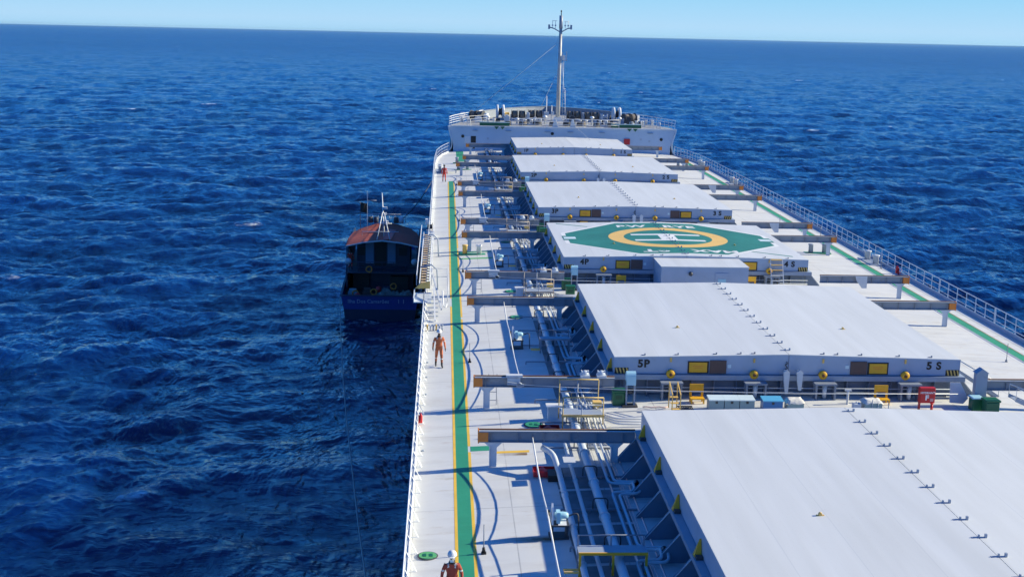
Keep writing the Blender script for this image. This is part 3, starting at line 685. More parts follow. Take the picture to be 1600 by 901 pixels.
# store house built against hatch 4
st = thing('deck_store', 'pale box-shaped deck store standing against the aft side of hatch 4', 'deck house', (0.6, 75.7, .5))
MB().box(-2.05, 3.2, 74.25, 77.0, .3, 2.19).build('wall', M_COVER, st)
MB().box(-2.08, 3.23, 74.22, 77.1, 2.19, 2.225).build('roof', M_TOP, st)
MB().lathe((-.3, 74.18, 1.8), [(.05, -.1), (.12, -.06), (.12, .07)], 'y', 12).build('lamp', M_DARK, st)
MB().box(1.2, 2.0, 74.215, 74.25, .9, 1.85).build('door', M_COVER, st)
MB().box(1.38, 1.85, 74.2, 74.215, 1.25, 1.5).build('notice_plate', M_SKYB, st)
# access steps on 4S
la = thing('ladder', 'short steel ladder with yellow rungs leaning on the panel marked 4S', 'ladder', (5.6, 76.8, .5))
for x in (5.2, 5.95): MB().bar((x, 76.2, .45), (x, 77.05, 2.25), .05, .05).build('stile', M_PIPEL, la)
for k in range(6):
    MB().cbox((5.575, 76.3 + k * .15, .7 + k * .3), (.72, .16, .04)).build('rung', M_YELP if k > 2 else M_PIPEL, la)

# ------------------------------------------------------------------ track beams for the rolling covers
def beam(label, x0, x1, y, side, inner_post):
    # x0 outer end, x1 at the hatch
    sg = -1 if x0 < 0 else 1
    t = thing('track_beam', label, 'beam', (x0 - sg * .45, y, dz(x0)), 'transverse beams carrying the rolling hatch covers')
    a, b = min(x0, x1), max(x0, x1)
    mb = MB().box(a, b, y - .14, y + .14, 1.52, 1.56).box(a, b, y - .12, y + .12, 1.12, 1.15).box(a, b, y - .015, y + .015, 1.15, 1.52)
    for k in range(6):
        x = a + (b - a) * (k + .5) / 6; mb.box(x - .01, x + .01, y - .11, y + .11, 1.15, 1.52)
    mb.build('beam', M_BEAM, t)
    MB().box(a, b, y + .02, y + .09, 1.56, 1.60).build('rail', M_RUST, t)
    MB().box(a, b, y - .13, y - .06, 1.562, 1.572).build('rail_edge', M_PIPEL, t)
    xe = x0
    MB().box(min(xe, xe - sg * .36), max(xe, xe - sg * .36), y - .135, y - .02, 1.153, 1.517).build('painted_end', M_ORG, t)
    MB().box(xe - .02, xe + .02, y - .15, y + .15, 1.1, 1.60).build('end_plate', M_ORG, t)
    xp = x0 - sg * .55; z0 = dz(xp)
    for j, q in enumerate([xp] + ([x1 + sg * .75] if inner_post else [])):
        z0 = dz(q)
        MB().prism([(q - .13, z0), (q + .13, z0), (q + .13, .92), (q + .34, 1.12), (q - .34, 1.12), (q - .13, .92)], 'y', y - .08, y - .065).box(q - .015, q + .015, y - .065, y + .1, z0, 1.12).box(q + sg * .13 - .01, q + sg * .13 + .01, y - .14, y + .1, z0, 1.0).build('post', M_PIPE, t)
    return t
BY = {6: (None, 44.9), 5: (52.17, 68.11), 4: (75.42, 90.26), 3: (96.5, 112.6), 2: (119.8, 136.2), 1: (143.5, 158.0)}
for i, (a, f) in BY.items():
    for y, wh in ((a, 'aft'), (f, 'forward')):
        if y is None: continue
        W = H[i][2]; xo = 13.7 if i > 1 else (12.9 if wh == 'aft' else 12.3)
        fwd = wh == 'forward'
        hn = 'the nearest hatch' if i == 6 else 'hatch %d' % i
        beam('grey port track beam with orange end at the %s end of %s' % (wh, hn), -xo, -W - .28 if fwd else -W - .1, y, 'port', fwd)
        if i < 6: beam('grey starboard track beam with orange end at the %s end of %s' % (wh, hn), xo - .3, W + .28, y, 'starboard', False)

# rollers standing on the aft beams, small ladders under them, wires
lad0 = None
for i in (5, 4, 3, 2):
    y = BY[i][0]; nm = 'hatch %d' % i
    t = thing('pulley_block', 'small grey pulley block clamped on the port beam aft of %s' % nm, 'pulley', (-12.0, y, 1.58), 'pulley blocks on the aft beams')
    MB().box(-12.3, -11.75, y - .22, y - .15, 1.25, 1.55).box(-12.35, -11.65, y - .18, y + .1, 1.57, 1.66).build('bracket', M_PIPEL, t)
    MB().lathe((-11.8, y - .3, 1.28), [(.1, -.04), (.13, 0), (.1, .04)], 'y', 14).prism([(-12.3, 1.3), (-11.6, 1.22), (-11.6, 1.32), (-12.3, 1.42)], 'y', y - .34, y - .26).build('sheave', M_GREY, t)
    for k, x in enumerate((-9.0, -8.3)):
        r = MB().box(x - .2, x + .2, y - .22, y + .16, 1.57, 1.68).lathe((x, y, 1.72), [(.12, -.14), (.15, 0), (.12, .14)], 'x', 14).box(x - .16, x - .12, y - .1, y + .1, 1.6, 1.85).box(x + .12, x + .16, y - .1, y + .1, 1.6, 1.85).build('roller', M_PIPE, origin=(x, y, 1.57))
        tag(r, 'grey roller on the port beam aft of %s, %s the cover corner' % (nm, 'farther from' if k == 0 else 'next to'), 'roller', 'rollers on the aft beams')
    r = MB().path([(-11.7, y - .3, 1.3), (-9.5, y - .42, 1.22), (-7.2, y - .5, 1.16), (-3, y - .52, 1.1), (0, y - .52, 1.05), (7, y - .52, 1.08)], .016, 6).build('pull_wire', M_PIPEL, origin=(-11.7, y - .3, 1.3))
    tag(r, 'thin steel wire running across the ship along the aft side of %s' % nm, 'wire', 'pull wires of the hatch covers')
    l_ = thing('ladder', 'small dark ladder hung on the port beam aft of %s' % nm, 'ladder', (-12.95, y, .2), 'small ladders below the port beams')
    for x in (-13.07, -12.72): MB().bar((x, y + .2, 1.62), (x, y + .42, dz(x)), .022, .022).build('stile', M_BEAM, l_)
    for k in range(4): MB().bar((-13.07, y + .22 + .05 * k, 1.55 - .38 * k), (-12.72, y + .22 + .05 * k, 1.55 - .38 * k), .022, .022).build('rung', M_BEAM, l_)
# long wires from beam to beam beside each hatch, with their reels
WINY = {6: 38.1, 5: 62.1, 4: 83.85, 3: 108.0, 2: 131.5}
proto = None
for i in (6, 5, 4, 3, 2):
    y0 = BY[i][0] or 27.5; y1 = BY[i][1]; nm = 'the nearest hatch' if i == 6 else 'hatch %d' % i
    x = -11.72; yw = WINY[i]
    for wd, zz, zm, sag, rr_, xo_ in (('upper', 1.36, 1.20, .19, .027, 0), ('lower', 1.16, 1.02, .22, .018, .06)):
        pts = []
        for (ya_, za_), (yb_, zb_) in (((y1, zz), (yw, zm)), ((yw, zm), (y0, zz))):
            for k in range(9): f = k / 8; pts.append((x + xo_, ya_ + (yb_ - ya_) * f, za_ + (zb_ - za_) * f - sag * 4 * f * (1 - f)))
        pts.pop(9)
        r = MB().path(pts, rr_, 7).build('haul_rope', M_PIPEL, origin=pts[0])
        tag(r, '%s pale rope stretched fore and aft beside %s' % (wd, nm), 'rope', 'haul ropes between the beams')
    if proto is None:
        t = thing('hauling_winch', 'small white hauling winch on a pedestal beside %s' % nm, 'winch', (-11.3, WINY[i], dz(11.3)), 'white hauling winches on the port deck')
        X, Y, Z = -11.3, WINY[i], dz(11.3)
        MB().box(X - .32, X + .30, Y - .28, Y + .22, Z, Z + .08).box(X - .28, X - .2, Y - .22, Y + .18, Z + .08, Z + .42).box(X + .2, X + .28, Y - .22, Y + .18, Z + .08, Z + .42).box(X - .3, X + .3, Y - .26, Y + .2, Z + .42, Z + .47).build('pedestal', M_DARK, t)
        MB().prism([(Y - .2, Z + .47), (Y + .22, Z + .47), (Y + .16, Z + .9), (Y + .02, Z + 1.12), (Y - .06, Z + 1.0)], 'x', X - .26, X - .2).prism([(Y - .22, Z + .47), (Y + .2, Z + .47), (Y + .12, Z + .6)], 'x', X - .05, X + .22).build('guard', M_WHITE, t)
        MB().lathe((X - .34, Y, Z + .72), [(.08, -.05), (.17, -.04), (.17, .03), (.08, .04)], 'x', 16).build('sheave', M_DARK, t)
        MB().lathe((X + .06, Y, Z + .72), [(.05, -.22), (.11, -.2), (.12, 0), (.11, .14), (.07, .22)], 'x', 16).box(X - .1, X + .02, Y - .16, Y + .16, Z + .5, Z + .86).build('motor', M_SKYB, t)
        MB().path(fillet([(X + .3, Y, Z + .7), (X + .6, Y + .05, Z + .8), (X + .62, Y - .1, Z + .2), (X + .62, Y - .2, Z)], .2), .025, 6).build('hose', M_DARK, t)
        proto = t
    else:
        dup(proto, (-11.3, WINY[i], dz(11.3)), 'small white hauling winch on a pedestal beside %s' % nm)
# lifelines: slack ropes from the beam posts to a thin pole halfway
for i in (6, 5, 4, 3, 2):
    y0 = BY[i][0] or 27.5; y1 = BY[i][1]; ym = {6: 37.04, 5: 59.73, 4: 82.5, 3: 104.3, 2: 128.0}[i]; nm = 'the nearest hatch' if i == 6 else 'hatch %d' % i
    xp = -13.72; z = dz(xp)
    t = thing('lifeline_pole', 'thin dark pole standing on the port deck halfway along %s' % nm, 'pole', (xp, ym, z), 'lifeline poles on the port deck')
    MB().tube((xp, ym, z), (xp, ym, z + .95), .018, n=8).build('pole', M_BEAM, t)
    MB().box(xp - .08, xp + .08, ym - .08, ym + .06, z - .01, z + .05).lathe((xp, ym, z + .1), [(.06, -.06), (.045, .1)], 'z', 10).build('socket', M_BLACK, t)

# ------------------------------------------------------------------ pipes along the port deck
M_BED = mat('pipe_shade_paint', (0.20, 0.225, 0.25), 0.7, var=.3, scale=1.5, dirt=.5, dirtcol=(.1, .08, .06))  # dark tone paints in the shade under the pipes, with dirt flecks
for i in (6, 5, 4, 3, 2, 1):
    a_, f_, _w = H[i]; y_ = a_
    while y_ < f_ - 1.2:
        e_ = min(y_ + 2.95, f_ - .9); MB().sheet(-10.95 if i == 6 else -10.1, -8.75, y_, e_, lambda x, y: dz(x) + .006, 4, 1).build('pipe_shade_patch', M_BED, deck); y_ += 3.15  # painted shade laid along the hatches only; sunlit gaps stay bare
def ringed(name, pts, r, m, label, every=2.6, grp=None, n=12):
    mb = MB().path(pts, r, n)
    p = [Vector(q) for q in pts]; L = [0]
    for a, b in zip(p[:-1], p[1:]): L.append(L[-1] + (b - a).length)
    o = tag(mb.build(name, m, origin=p[0]), label, 'pipe', grp)
    s = every * .5; fl = MB()
    while s < L[-1]:
        k = max(j for j in range(len(L)) if L[j] <= s); k = min(k, len(p) - 2); d = (p[k + 1] - p[k]).normalized(); q = p[k] + d * (s - L[k])
        if abs(d.y) > .95:
            f = MB().lathe(q, [(r * 1.28, -.025), (r * 1.28, .025)], 'y', 12)
            f.build('flange', m, o)
        s += every
    return o
HZ = .62
ringed('deck_pipe', [(-9.75, 28, HZ)] + [(-9.75, y, HZ) for y in range(35, 160, 12)] + [(-9.75, 160, HZ)], .15, M_PIPE, 'thick grey pipe running the whole port side deck beside the hatches', 3.1, 'pipes along the port deck')
ringed('deck_pipe', fillet([(-10.85, 28, .55), (-10.85, 43.4, .55), (-11.0, 44.1, .95), (-11.35, 44.6, 1.0)], .3), .105, M_PIPE, 'outermost medium pipe beside the nearest hatch', 2.9, 'pipes along the port deck')
ringed('deck_pipe', [(-10.36, 28, .55), (-10.36, 47.5, .55)], .07, M_PIPE, 'slim pipe between the thick and the outermost pipe by the nearest hatch', 3.2, 'pipes along the port deck')
for i in (6, 5, 4, 3, 2, 1):
    ya, yf, W = H[i]; nm = 'the nearest hatch' if i == 6 else 'hatch %d' % i
    lo = [ya + 12.0 - (0 if i == 6 else .9), ya + 6.3 - (0 if i == 6 else .9)]
    if i == 1: lo = [ya + 6]
    for k, (x0, r_, o) in enumerate(((-9.22, .05, 0), (-9.0, .05, .2))):
        pts = [(x0, yf + 1.2, HZ - .05)]
        for yl in lo:
            xr = -8.28 - o * .9; dd = .62 - o * .9
            if k == 0: xr, dd = -8.42, .42
            else: xr, dd = -8.22, .60
            pts += [(x0, yl + dd, HZ - .05), (xr, yl + dd - .05, HZ - .05), (xr, yl, HZ + .12), (xr, yl - dd + .05, HZ - .05), (x0, yl - dd, HZ - .05)]
        pts += [(x0, ya - 1.5, HZ - .05)]
        o_ = MB().path(fillet(pts, .28, 4), r_, 8).build('deck_pipe', M_PIPE, origin=(x0, ya, HZ))
        tag(o_, '%s thin pipe with square expansion loops beside %s' % (('inner', 'outer')[k], nm), 'pipe', 'thin looped pipes')
        for yl in lo:
            MB().tube((-8.3, yl - .1, HZ + .1), (-8.3, yl + .1, HZ + .1), .1, n=10).build('coupling', M_BEAM, o_)
    for k, (x0, r_) in enumerate(((-8.78, .02), (-8.68, .02), (-8.45, .04), (-9.1, .055))):
        o_ = MB().path([(x0, ya - 1.5, .36 if k < 3 else .33), (x0, yf + 1.2, .36 if k < 3 else .33)], r_, 7).build('deck_pipe', M_PIPE, origin=(x0, ya, .36))
        tag(o_, ('first hair-thin', 'second hair-thin', 'innermost low', 'low plain')[k] + ' straight pipe close to the deck beside %s' % nm, 'pipe', 'low straight pipes')
# supports
sup = None; ys = [y for y in np.arange(30.6, 160, 3.15)]
for y in ys:
    if sup is None:
        sup = thing('pipe_support', 'low dark steel trestle holding up the port deck pipes', 'pipe support', (-9.8, y, .3), 'pipe trestles on the port deck')
        MB().bar((-11.05, y, .40), (-8.5, y, .40), .06, .06).build('crossbar', M_BEAM, sup)
        for x in (-11.05, -10.1, -9.35, -8.55): MB().bar((x, y, .2), (x, y, .4), .05, .05).build('leg', M_BEAM, sup)
        MB().path(fillet([(-10.0, y, .4), (-10.0, y, .8), (-9.5, y, .8), (-9.5, y, .4)], .14), .022, 6).build('clamp', M_DARK, sup)
    else:
        dup(sup, (-9.8, y, .3))
# yellow crossing platforms over the pipes
def platform(x0, x1, y, label, M_YEL=M_YEL):
    t = thing('crossing_platform', label, 'platform', ((x0 + x1) / 2, y, .3), 'crossing platforms over the deck pipes')
    MB().box(x0, x1, y + .02, y + .62, .98, 1.0).build('plate', M_GREY, t)
    MB().box(x0, x1, y - .03, y + .02, .95, 1.03).build('front_edge', M_YEL, t)
    MB().tube((x0, y + .62, 1.32), (x1, y + .62, 1.32), .022, n=6).build('back_rail', M_BEAM, t)
    for x in (x0 + .04, (x0 + x1) / 2, x1 - .04):
        MB().bar((x, y, dz(x)), (x, y, .95), .07, .06).build('leg', M_YEL, t); MB().bar((x, y + .6, dz(x)), (x, y + .6, 1.32), .05, .05).build('leg', M_BEAM, t)
    MB().box(x0 - .45, x0, y - .3, y - .26, .5, .56).box(x0 - .45, x0, y - .1, y - .06, .5, .56).build('step', M_YELP, t)
    return t
platform(-11.0, -8.95, 35.05, 'yellow edged crossing platform over the pipes beside the nearest hatch')
for i, y in ((5, 61.0), (4, 83.0), (3, 105.5), (2, 129.5)): platform(-10.25, -8.75, y, 'crossing platform over the pipes beside hatch %d' % i, M_BEAM)

# ------------------------------------------------------------------ the gaps between the hatches, port side
def bottle(c): return None
for i in (5, 4, 3, 2):
    ya = H[i][0]; y0 = ya - 3.6; g_ = 'the gap aft of hatch %d' % i; y6 = H[i + 1][1]
    mid = (ya + y6) / 2
    # railed walkway over the pipes
    M_YB = mat('weathered_yellow_rail', (.52, .38, .14), .6, dirt=.4) if i == 5 else mat('weathered_tan_rail', (.42, .36, .30), .6, dirt=.4)
    t = thing('pipe_bridge', 'railed steel bridge crossing the pipes in %s' % g_, 'walkway', (-9.5, mid, .3), 'railed pipe bridges in the gaps')
    for y, m in ((mid - .75, M_YB), (mid + 1.0, M_YB)):
        for x in (-10.25, -9.5, -8.65): MB().tube((x, y, .35), (x, y, 2.0 if y > mid else 1.75), .025, n=6).build('post', M_YB if x != -9.5 else M_GREY, t)
        MB().tube((-10.25, y, 2.0 if y > mid else 1.75), (-8.65, y, 2.0 if y > mid else 1.75), .028, n=6).build('top_rail', m, t)
        MB().tube((-10.25, y, 1.45), (-8.65, y, 1.45), .02, n=6).build('rail_bar', M_PIPEL, t)
    MB().box(-10.25, -8.65, mid - .7, mid + .2, .98, 1.02).build('grating', M_GREY, t)
    MB().box(-10.3, -8.6, mid - .80, mid - .72, .95, 1.04).build('front_edge', M_YB, t)
    MB().box(-8.95, -8.6, mid + .1, mid + .45, 1.1, 1.3).build('junction_box', M_YELP, t)
    # short curving valve pipes
    for k in range(7):
        x = -9.35 + k * .13; r_ = .045 if k % 2 else .035
        pts = fillet([(x - .05, mid + 2.4, .5), (x - .05, mid + 1.3, .62 + .1 * (k % 3)), (x + .02, mid + .1, .72), (x + .02, mid - .9, .5 + .09 * (k % 2)), (x + .02 + .05 * k, mid - 2.5, .5)], .35)
        o_ = MB().path(pts, r_, 8).build('valve_pipe', M_PIPEL, origin=pts[0])
        tag(o_, '%s pale pipe from the hatch, bundle aft of hatch %d' % (('seventh', 'sixth', 'fifth', 'fourth', 'third', 'second', 'first')[k], i), 'pipe', 'pale pipe bundles in the gaps')
        if k % 2 == 0:
            MB().lathe((x, mid - .2 + .25 * k, .86), [(.0, 0), (.075, .0), (.075, .02), (.0, .02)], 'z', 12).tube((x, mid - .2 + .25 * k, .7), (x, mid - .2 + .25 * k, .88), .015).build('hand_wheel', M_RED if k == 2 else M_DARK, o_)
    for k in range(3):
        pts = fillet([(-8.5, mid + .3 - .35 * k, .72), (-8.1, mid - .2 - .35 * k, .72), (-5.4, mid - .2 - .35 * k, .72)], .2)
        o_ = MB().path(pts, .045, 8).build('cross_pipe', M_PIPEL, origin=pts[0])
        tag(o_, 'pale pipe running athwartships, %s of three, in %s' % (('foremost', 'middle', 'aftmost')[k], g_), 'pipe', 'cross pipes in the gaps')
    b_ = thing('drain_box', 'pale steel box with flat lid beside the pipes in %s' % g_, 'box', (-10.55, mid + 1.0, .2), 'pale lidded boxes in the gaps')
    MB().box(-10.7, -10.3, mid + .85, mid + 1.2, dz(10.6), .86).build('body', M_PIPE, b_); MB().box(-10.78, -10.2, mid + .78, mid + 1.3, .86, .9).build('lid', M_WHITE, b_)
    # green boxes
    for k, (x, y) in enumerate(((-7.56, ya - 1.1), (-7.5, ya - 3.2))):
        if i == 5 and k == 1: continue
        b_ = thing('green_locker', 'dark green %s locker by the cover corner in %s' % ('forward' if k == 0 else 'aft', g_), 'locker', (x, y, .4), 'dark green lockers in the gaps')
        MB().box(x - .26, x + .26, y - .22, y + .22, .42, .98).build('body', M_GBOX, b_, bevel=.03)
        MB().box(x - .29, x + .29, y - .25, y + .25, .985, 1.08).build('lid', M_GBOX, b_, bevel=.03); MB().box(x - .14, x + .14, y - .235, y - .222, .7, .86).build('handle', mat('dark_green_trim', (.005, .08, .04), .4), b_)
    # hooded guide column
    x = -7.08; y = ya - 1.28
    t = thing('hooded_column', 'grey guide column with a sky-blue rounded hood at the port corner aft of hatch %d' % i, 'column', (x, y, .4), 'sky-blue hooded columns')
    for q in (-.17, .17): MB().box(x + q - .03, x + q + .03, y - .14, y + .14, .4, 1.5).build('upright', M_GREY, t)
    hp_ = [(y - .2 , 1.35), (y + .2, 1.35)] + [(y + .2 * math.cos(a), 1.72 + .2 * math.sin(a)) for a in np.linspace(0, math.pi, 9)]
    MB().prism(hp_, 'x', x - .2, x + .2).build('hood', M_SKYB, t)
    MB().lathe((x, y, 1.05), [(.1, -.12), (.12, 0), (.1, .12)], 'x', 14).build('sheave', M_DARK, t)
    MB().box(x - .35, x + .3, y - .3, y + .2, .39, .47).build('foot', M_DARK, t)
    # yellow stools
    for k, x in enumerate((-4.15, 3.9)):
        if i == 4 and False: continue
        y = ya - .95
        t = thing('yellow_stool', 'small yellow steel stool on the %s side aft of hatch %d' % ('port' if k == 0 else 'starboard', i), 'stool', (x, y, .45), 'yellow stools aft of the hatches')
        MB().box(x - .3, x + .3, y + .12, y + .16, .95, 1.25).box(x - .3, x - .2, y + .115, y + .165, .7, .95).box(x + .2, x + .3, y + .115, y + .165, .7, .95).build('back', M_YEL, t)
        MB().box(x - .3, x + .3, y - .25, y + .16, .66, .70).build('seat', M_YEL, t)
        for qx in (-.26, .26):
            for qy in (-.22, .14): MB().box(x + qx - .03, x + qx + .03, y + qy - .03, y + qy + .03, .45, .66).build('leg', M_YEL, t)

# red save-all boxes by the nearest beam
for k, (x, y) in enumerate(((-10.75, 48.6), (-11.35, 43.7))):
    b_ = thing('red_tray', ('open red tray holding a red bundle just ahead of the nearest port beam', 'faded red tray on the deck just aft of the nearest port beam')[k], 'tray', (x, y, .3), 'red trays by the nearest beam')
    mb = MB().box(x - .4, x + .4, y - .3, y + .3, .3, .34)
    for q in (-.4, .38): mb.box(x + q, x + q + .02, y - .3, y + .3, .34, .5)
    for q in (-.3, .28): mb.box(x - .38, x + .38, y + q, y + q + .02, .34, .5)
    mb.build('tray', M_RED, b_)
    MB().path([(x - .3, y, .38), (x - .05, y + .1, .46), (x + .05, y - .1, .44), (x + .3, y + .05, .4)], [.05, .1, .09, .05], 8).build('bundle', mat('faded_red_cloth', (.6, .12, .12), .8), b_)
t = thing('black_tray', 'square black drain tray under the pipes beside the nearest beam', 'tray', (-10.95, 43.4, .25))
MB().box(-11.25, -10.7, 43.0, 43.7, .27, .5).build('tray', M_BLACK, t); MB().box(-10.72, -10.3, 42.9, 43.5, 1.0, 1.04).build('cover', M_PIPEL, t)

# round painted manholes
def manhole(x, y, r, label, m=M_LGREEN, sq=1.0):
    z = dz(x); t = thing('manhole', label, 'manhole cover', (x, y, z), 'round green manhole covers in the deck')
    MB().lathe((x, y, z), [(r, 0.0), (r, .025), (r * .86, .03)], 'z', 28).build('rim', M_DARK, t)
    MB().lathe((x, y, z), [(r * .86, .01), (r * .86, .036)], 'z', 28).build('lid', m, t)
    for q in (-.1, .1): MB().box(x + q - .05, x + q + .05, y - .1, y + .1, z + .03, z + .05).build('grip', M_GBOX, t)
manhole(-15.44, 37.06, .32, 'bright green round manhole cover near the port rail beside the nearest hatch', M_LGREEN)
manhole(-11.32, 49.6, .40, 'dark green round manhole cover aft of the hatch 5 port corner', M_GREEN)
manhole(-10.9, 75.8, .40, 'dark green manhole cover just forward of the beam at hatch 4', M_GREEN)
manhole(-10.95, 68.9, .40, 'dark green manhole cover beside the forward beam of hatch 5', M_GREEN)
manhole(-10.4, 93.4, .40, 'dark green manhole cover forward of the landing circle hatch', M_GREEN)
manhole(12.7, 145.2, .45, 'pale green manhole cover on the starboard deck near the bow', M_GREEN)

# twin mooring bollards on green plates
def bollards(x, y, label, rz=0, face=None):
    z = dz(x); t = thing('mooring_bollard', label, 'bollard', (x, y, z), 'twin mooring bollards on green plates')
    MB().box(x - .95, x + .95, y - .3, y + .3, z - .01, z + .06).build('base_plate', M_GREEN, t)
    for q in (-.5, .5):
        MB().lathe((x + q, y, z), [(.17, .06), (.17, .6), (.21, .62), (.21, .68), (.1, .7)], 'z', 18).build('post', (face if q < 0 else M_WHITE) if face else M_GREY, t)
    return t
bollards(-13.0, 88.8, 'twin bollard with yellow face on the port deck beside the landing circle hatch', face=M_YELP)
bollards(12.3, 90.9, 'twin grey bollard on a green plate on the starboard deck by the landing circle')
bollards(12.8, 148.0, 'twin grey bollard on a green plate near the bow on the starboard side')
bollards(-13.0, 148.2, 'twin grey bollard on a green plate near the bow on the port side')
bollards(-12.9, 141.5, 'twin grey bollard on the port deck just aft of the hatch 1 beam')

# small objects in the gap aft of hatch 5
def lidbox(name, label, x0, x1, y, z0, z1, mb_, ml, cat='box', grp=None):
    t = thing(name, label, cat, ((x0 + x1) / 2, y, z0), grp)
    MB().box(x0, x1, y - .25, y + .25, z0, z1 - .07).build('body', mb_, t); 
    MB().prism([(y - .3, z1 - .07), (y + .28, z1 - .02), (y + .28, z1 + .03), (y - .3, z1 - .03)], 'x', x0 - .02, x1 + .02).build('lid', ml, t)
    MB().box((x0 + x1) / 2 - .05, (x0 + x1) / 2 + .05, y - .27, y - .25, z1 - .2, z1 - .1).build('catch', M_DARK, t)
    return t
for k in range(3): lidbox('storage_bin', '%s of three joined grey-green bins with pale lids aft of hatch 5' % ('leftmost', 'middle', 'rightmost')[k], -3.87 + k * .65, -3.25 + k * .65, 51.2, .48, 1.0, M_TEAL, M_LID, grp='row of three pale lidded bins')
lidbox('storage_bin', 'blue plastic bin with a light blue lid aft of hatch 5', -1.58, -.75, 51.2, .5, .97, M_BLUE, M_LBLUE)
def tarpbox(label, x0, x1, y):
    t = thing('covered_box', label, 'box', ((x0 + x1) / 2, y, .48), 'boxes under grey-white canvas'); random.seed(int(x0 * 10))
    MB().box(x0 + .05, x1 - .05, y - .25, y + .25, .48, .85).build('body', M_TEAL, t)
    mb = MB(); n = 8; vs = []
    for j in range(n + 1):
        for i_ in range(n + 1):
            u, v_ = i_ / n, j / n; e = min(u, 1 - u, v_, 1 - v_)
            vs.append((x0 + (x1 - x0) * u + random.uniform(-.02, .02), y - .3 + .6 * v_, (.96 if e > .01 else .82 + random.uniform(-.05, .04)) + random.uniform(-.02, .02)))
    mb.add(vs, [(j * (n + 1) + i_, j * (n + 1) + i_ + 1, (j + 1) * (n + 1) + i_ + 1, (j + 1) * (n + 1) + i_) for j in range(n) for i_ in range(n)], True)
    mb.build('canvas_cover', M_CANV, t)
tarpbox('box under white canvas beside the blue bin aft of hatch 5', -.6, .2, 51.2)
tarpbox('box under white canvas between the pale post and the red hose box', 2.7, 3.55, 51.2)
b_ = MB().tube((2.34, 52, .45), (2.34, 52, 1.12), .05, n=10).box(2.2, 2.48, 51.94, 52.06, 1.08, 1.15).build('vent_post', M_PIPEL, origin=(2.34, 52, .45), bevel=.01)
tag(b_, 'pale T-shaped vent post standing aft of hatch 5', 'vent')
b_ = MB().box(2.3, 2.62, 51.0, 51.3, .46, .8).tube((2.46, 51.15, .8), (2.46, 51.15, .86), .05).build('cable_box', M_PIPE, origin=(2.46, 51.15, .46), bevel=.02); tag(b_, 'small grey cable box beside a canvas covered box', 'box')
for k, x in enumerate((3.05, 3.3, 3.75)):
    b_ = MB().tube((x, 50.9, .45), (x, 50.9, 1.02 if k == 0 else .88), .022, n=8).tube((x, 50.9, .45), (x, 50.9, .5), .06, n=8).build('stanchion', M_GREY, origin=(x, 50.9, .45)); tag(b_, '%s thin grey stanchion in front of the canvas covered box near the red box' % ('left', 'middle', 'right')[k], 'post', 'three thin stanchions')
# fire hose cabinet
t = thing('fire_hose_cabinet', 'red fire hose cabinet with white letter F aft of hatch 5', 'hose cabinet', (5.52, 51.4, .45))
cb = MB().box(5.2, 5.86, 51.25, 51.5, .78, 1.45).build('cabinet', M_RED, t, bevel=.02)
MB().box(5.23, 5.83, 51.235, 51.25, .81, 1.42).build('door', M_RED, t)
for x in (5.24, 5.8): MB().box(x - .025, x + .025, 51.3, 51.45, .45, .78).build('leg', M_RED, t)
text_mesh('lettering', 'HYDRANT', .12, M_MARK, t, (5.52, 51.23, 1.24), (R(90), 0, 0), 1.1, .004)
text_mesh('lettering', 'F', .3, M_MARK, t, (5.5, 51.23, 1.02), (R(90), 0, 0), 1.1, .012)
MB().box(5.64, 5.78, 51.225, 51.235, .86, 1.0).build('label_plate', mat('pink_label', (.6, .3, .3), .5), t)
MB().tube((5.72, 51.2, .45), (5.72, 51.2, .75), .05).lathe((5.72, 51.2, .76), [(.07, 0), (.07, .05)], 'z', 10).build('hydrant_valve', M_RED, t)
# yellow steps with rails
t = thing('step_ladder', 'orange-yellow step ladder leading over the pipes between the nearest hatch and hatch 5', 'ladder', (-5.3, 51, .48))
for x in (-5.52, -5.18):
    MB().bar((x, 51.3, .5), (x, 51.3, 1.62), .04, .04).build('upright', M_YELP, t); MB().bar((x, 50.5, .5), (x, 50.5, 1.3), .04, .04).build('upright', M_YELP, t); MB().bar((x, 51.3, 1.62), (x, 50.5, 1.3), .04, .04).build('hand_rail', M_YELP, t)
for k in range(3): MB().box(-5.52, -5.18, 50.6 + k * .2, 50.75 + k * .2, .62 + k * .2, .65 + k * .2).build('step', M_YELP, t)
b_ = thing('deck_grating', 'dark slatted grating lying beside the orange-yellow step ladder', 'grating', (-4.8, 51, .5))
mb = MB()
for k in range(9): mb.box(-5.1 + k * .07, -5.07 + k * .07, 50.4, 51.5, .5, .53)
mb.box(-5.12, -4.48, 50.4, 50.44, .49, .54).box(-5.12, -4.48, 51.46, 51.5, .49, .54); mb.build('slats', M_DARK, b_)
mb = MB().path([(-6.6 + k * .18, 51.4 + .06 * math.sin(k * 2.2), .5) for k in range(7)], .025, 6).build('rope_coil', mat('pinkish_rope', (.62, .45, .42), .9), origin=(-6.6, 51.4, .5)); tag(mb, 'short pinkish rope lying on the deck by the hooded column', 'rope')
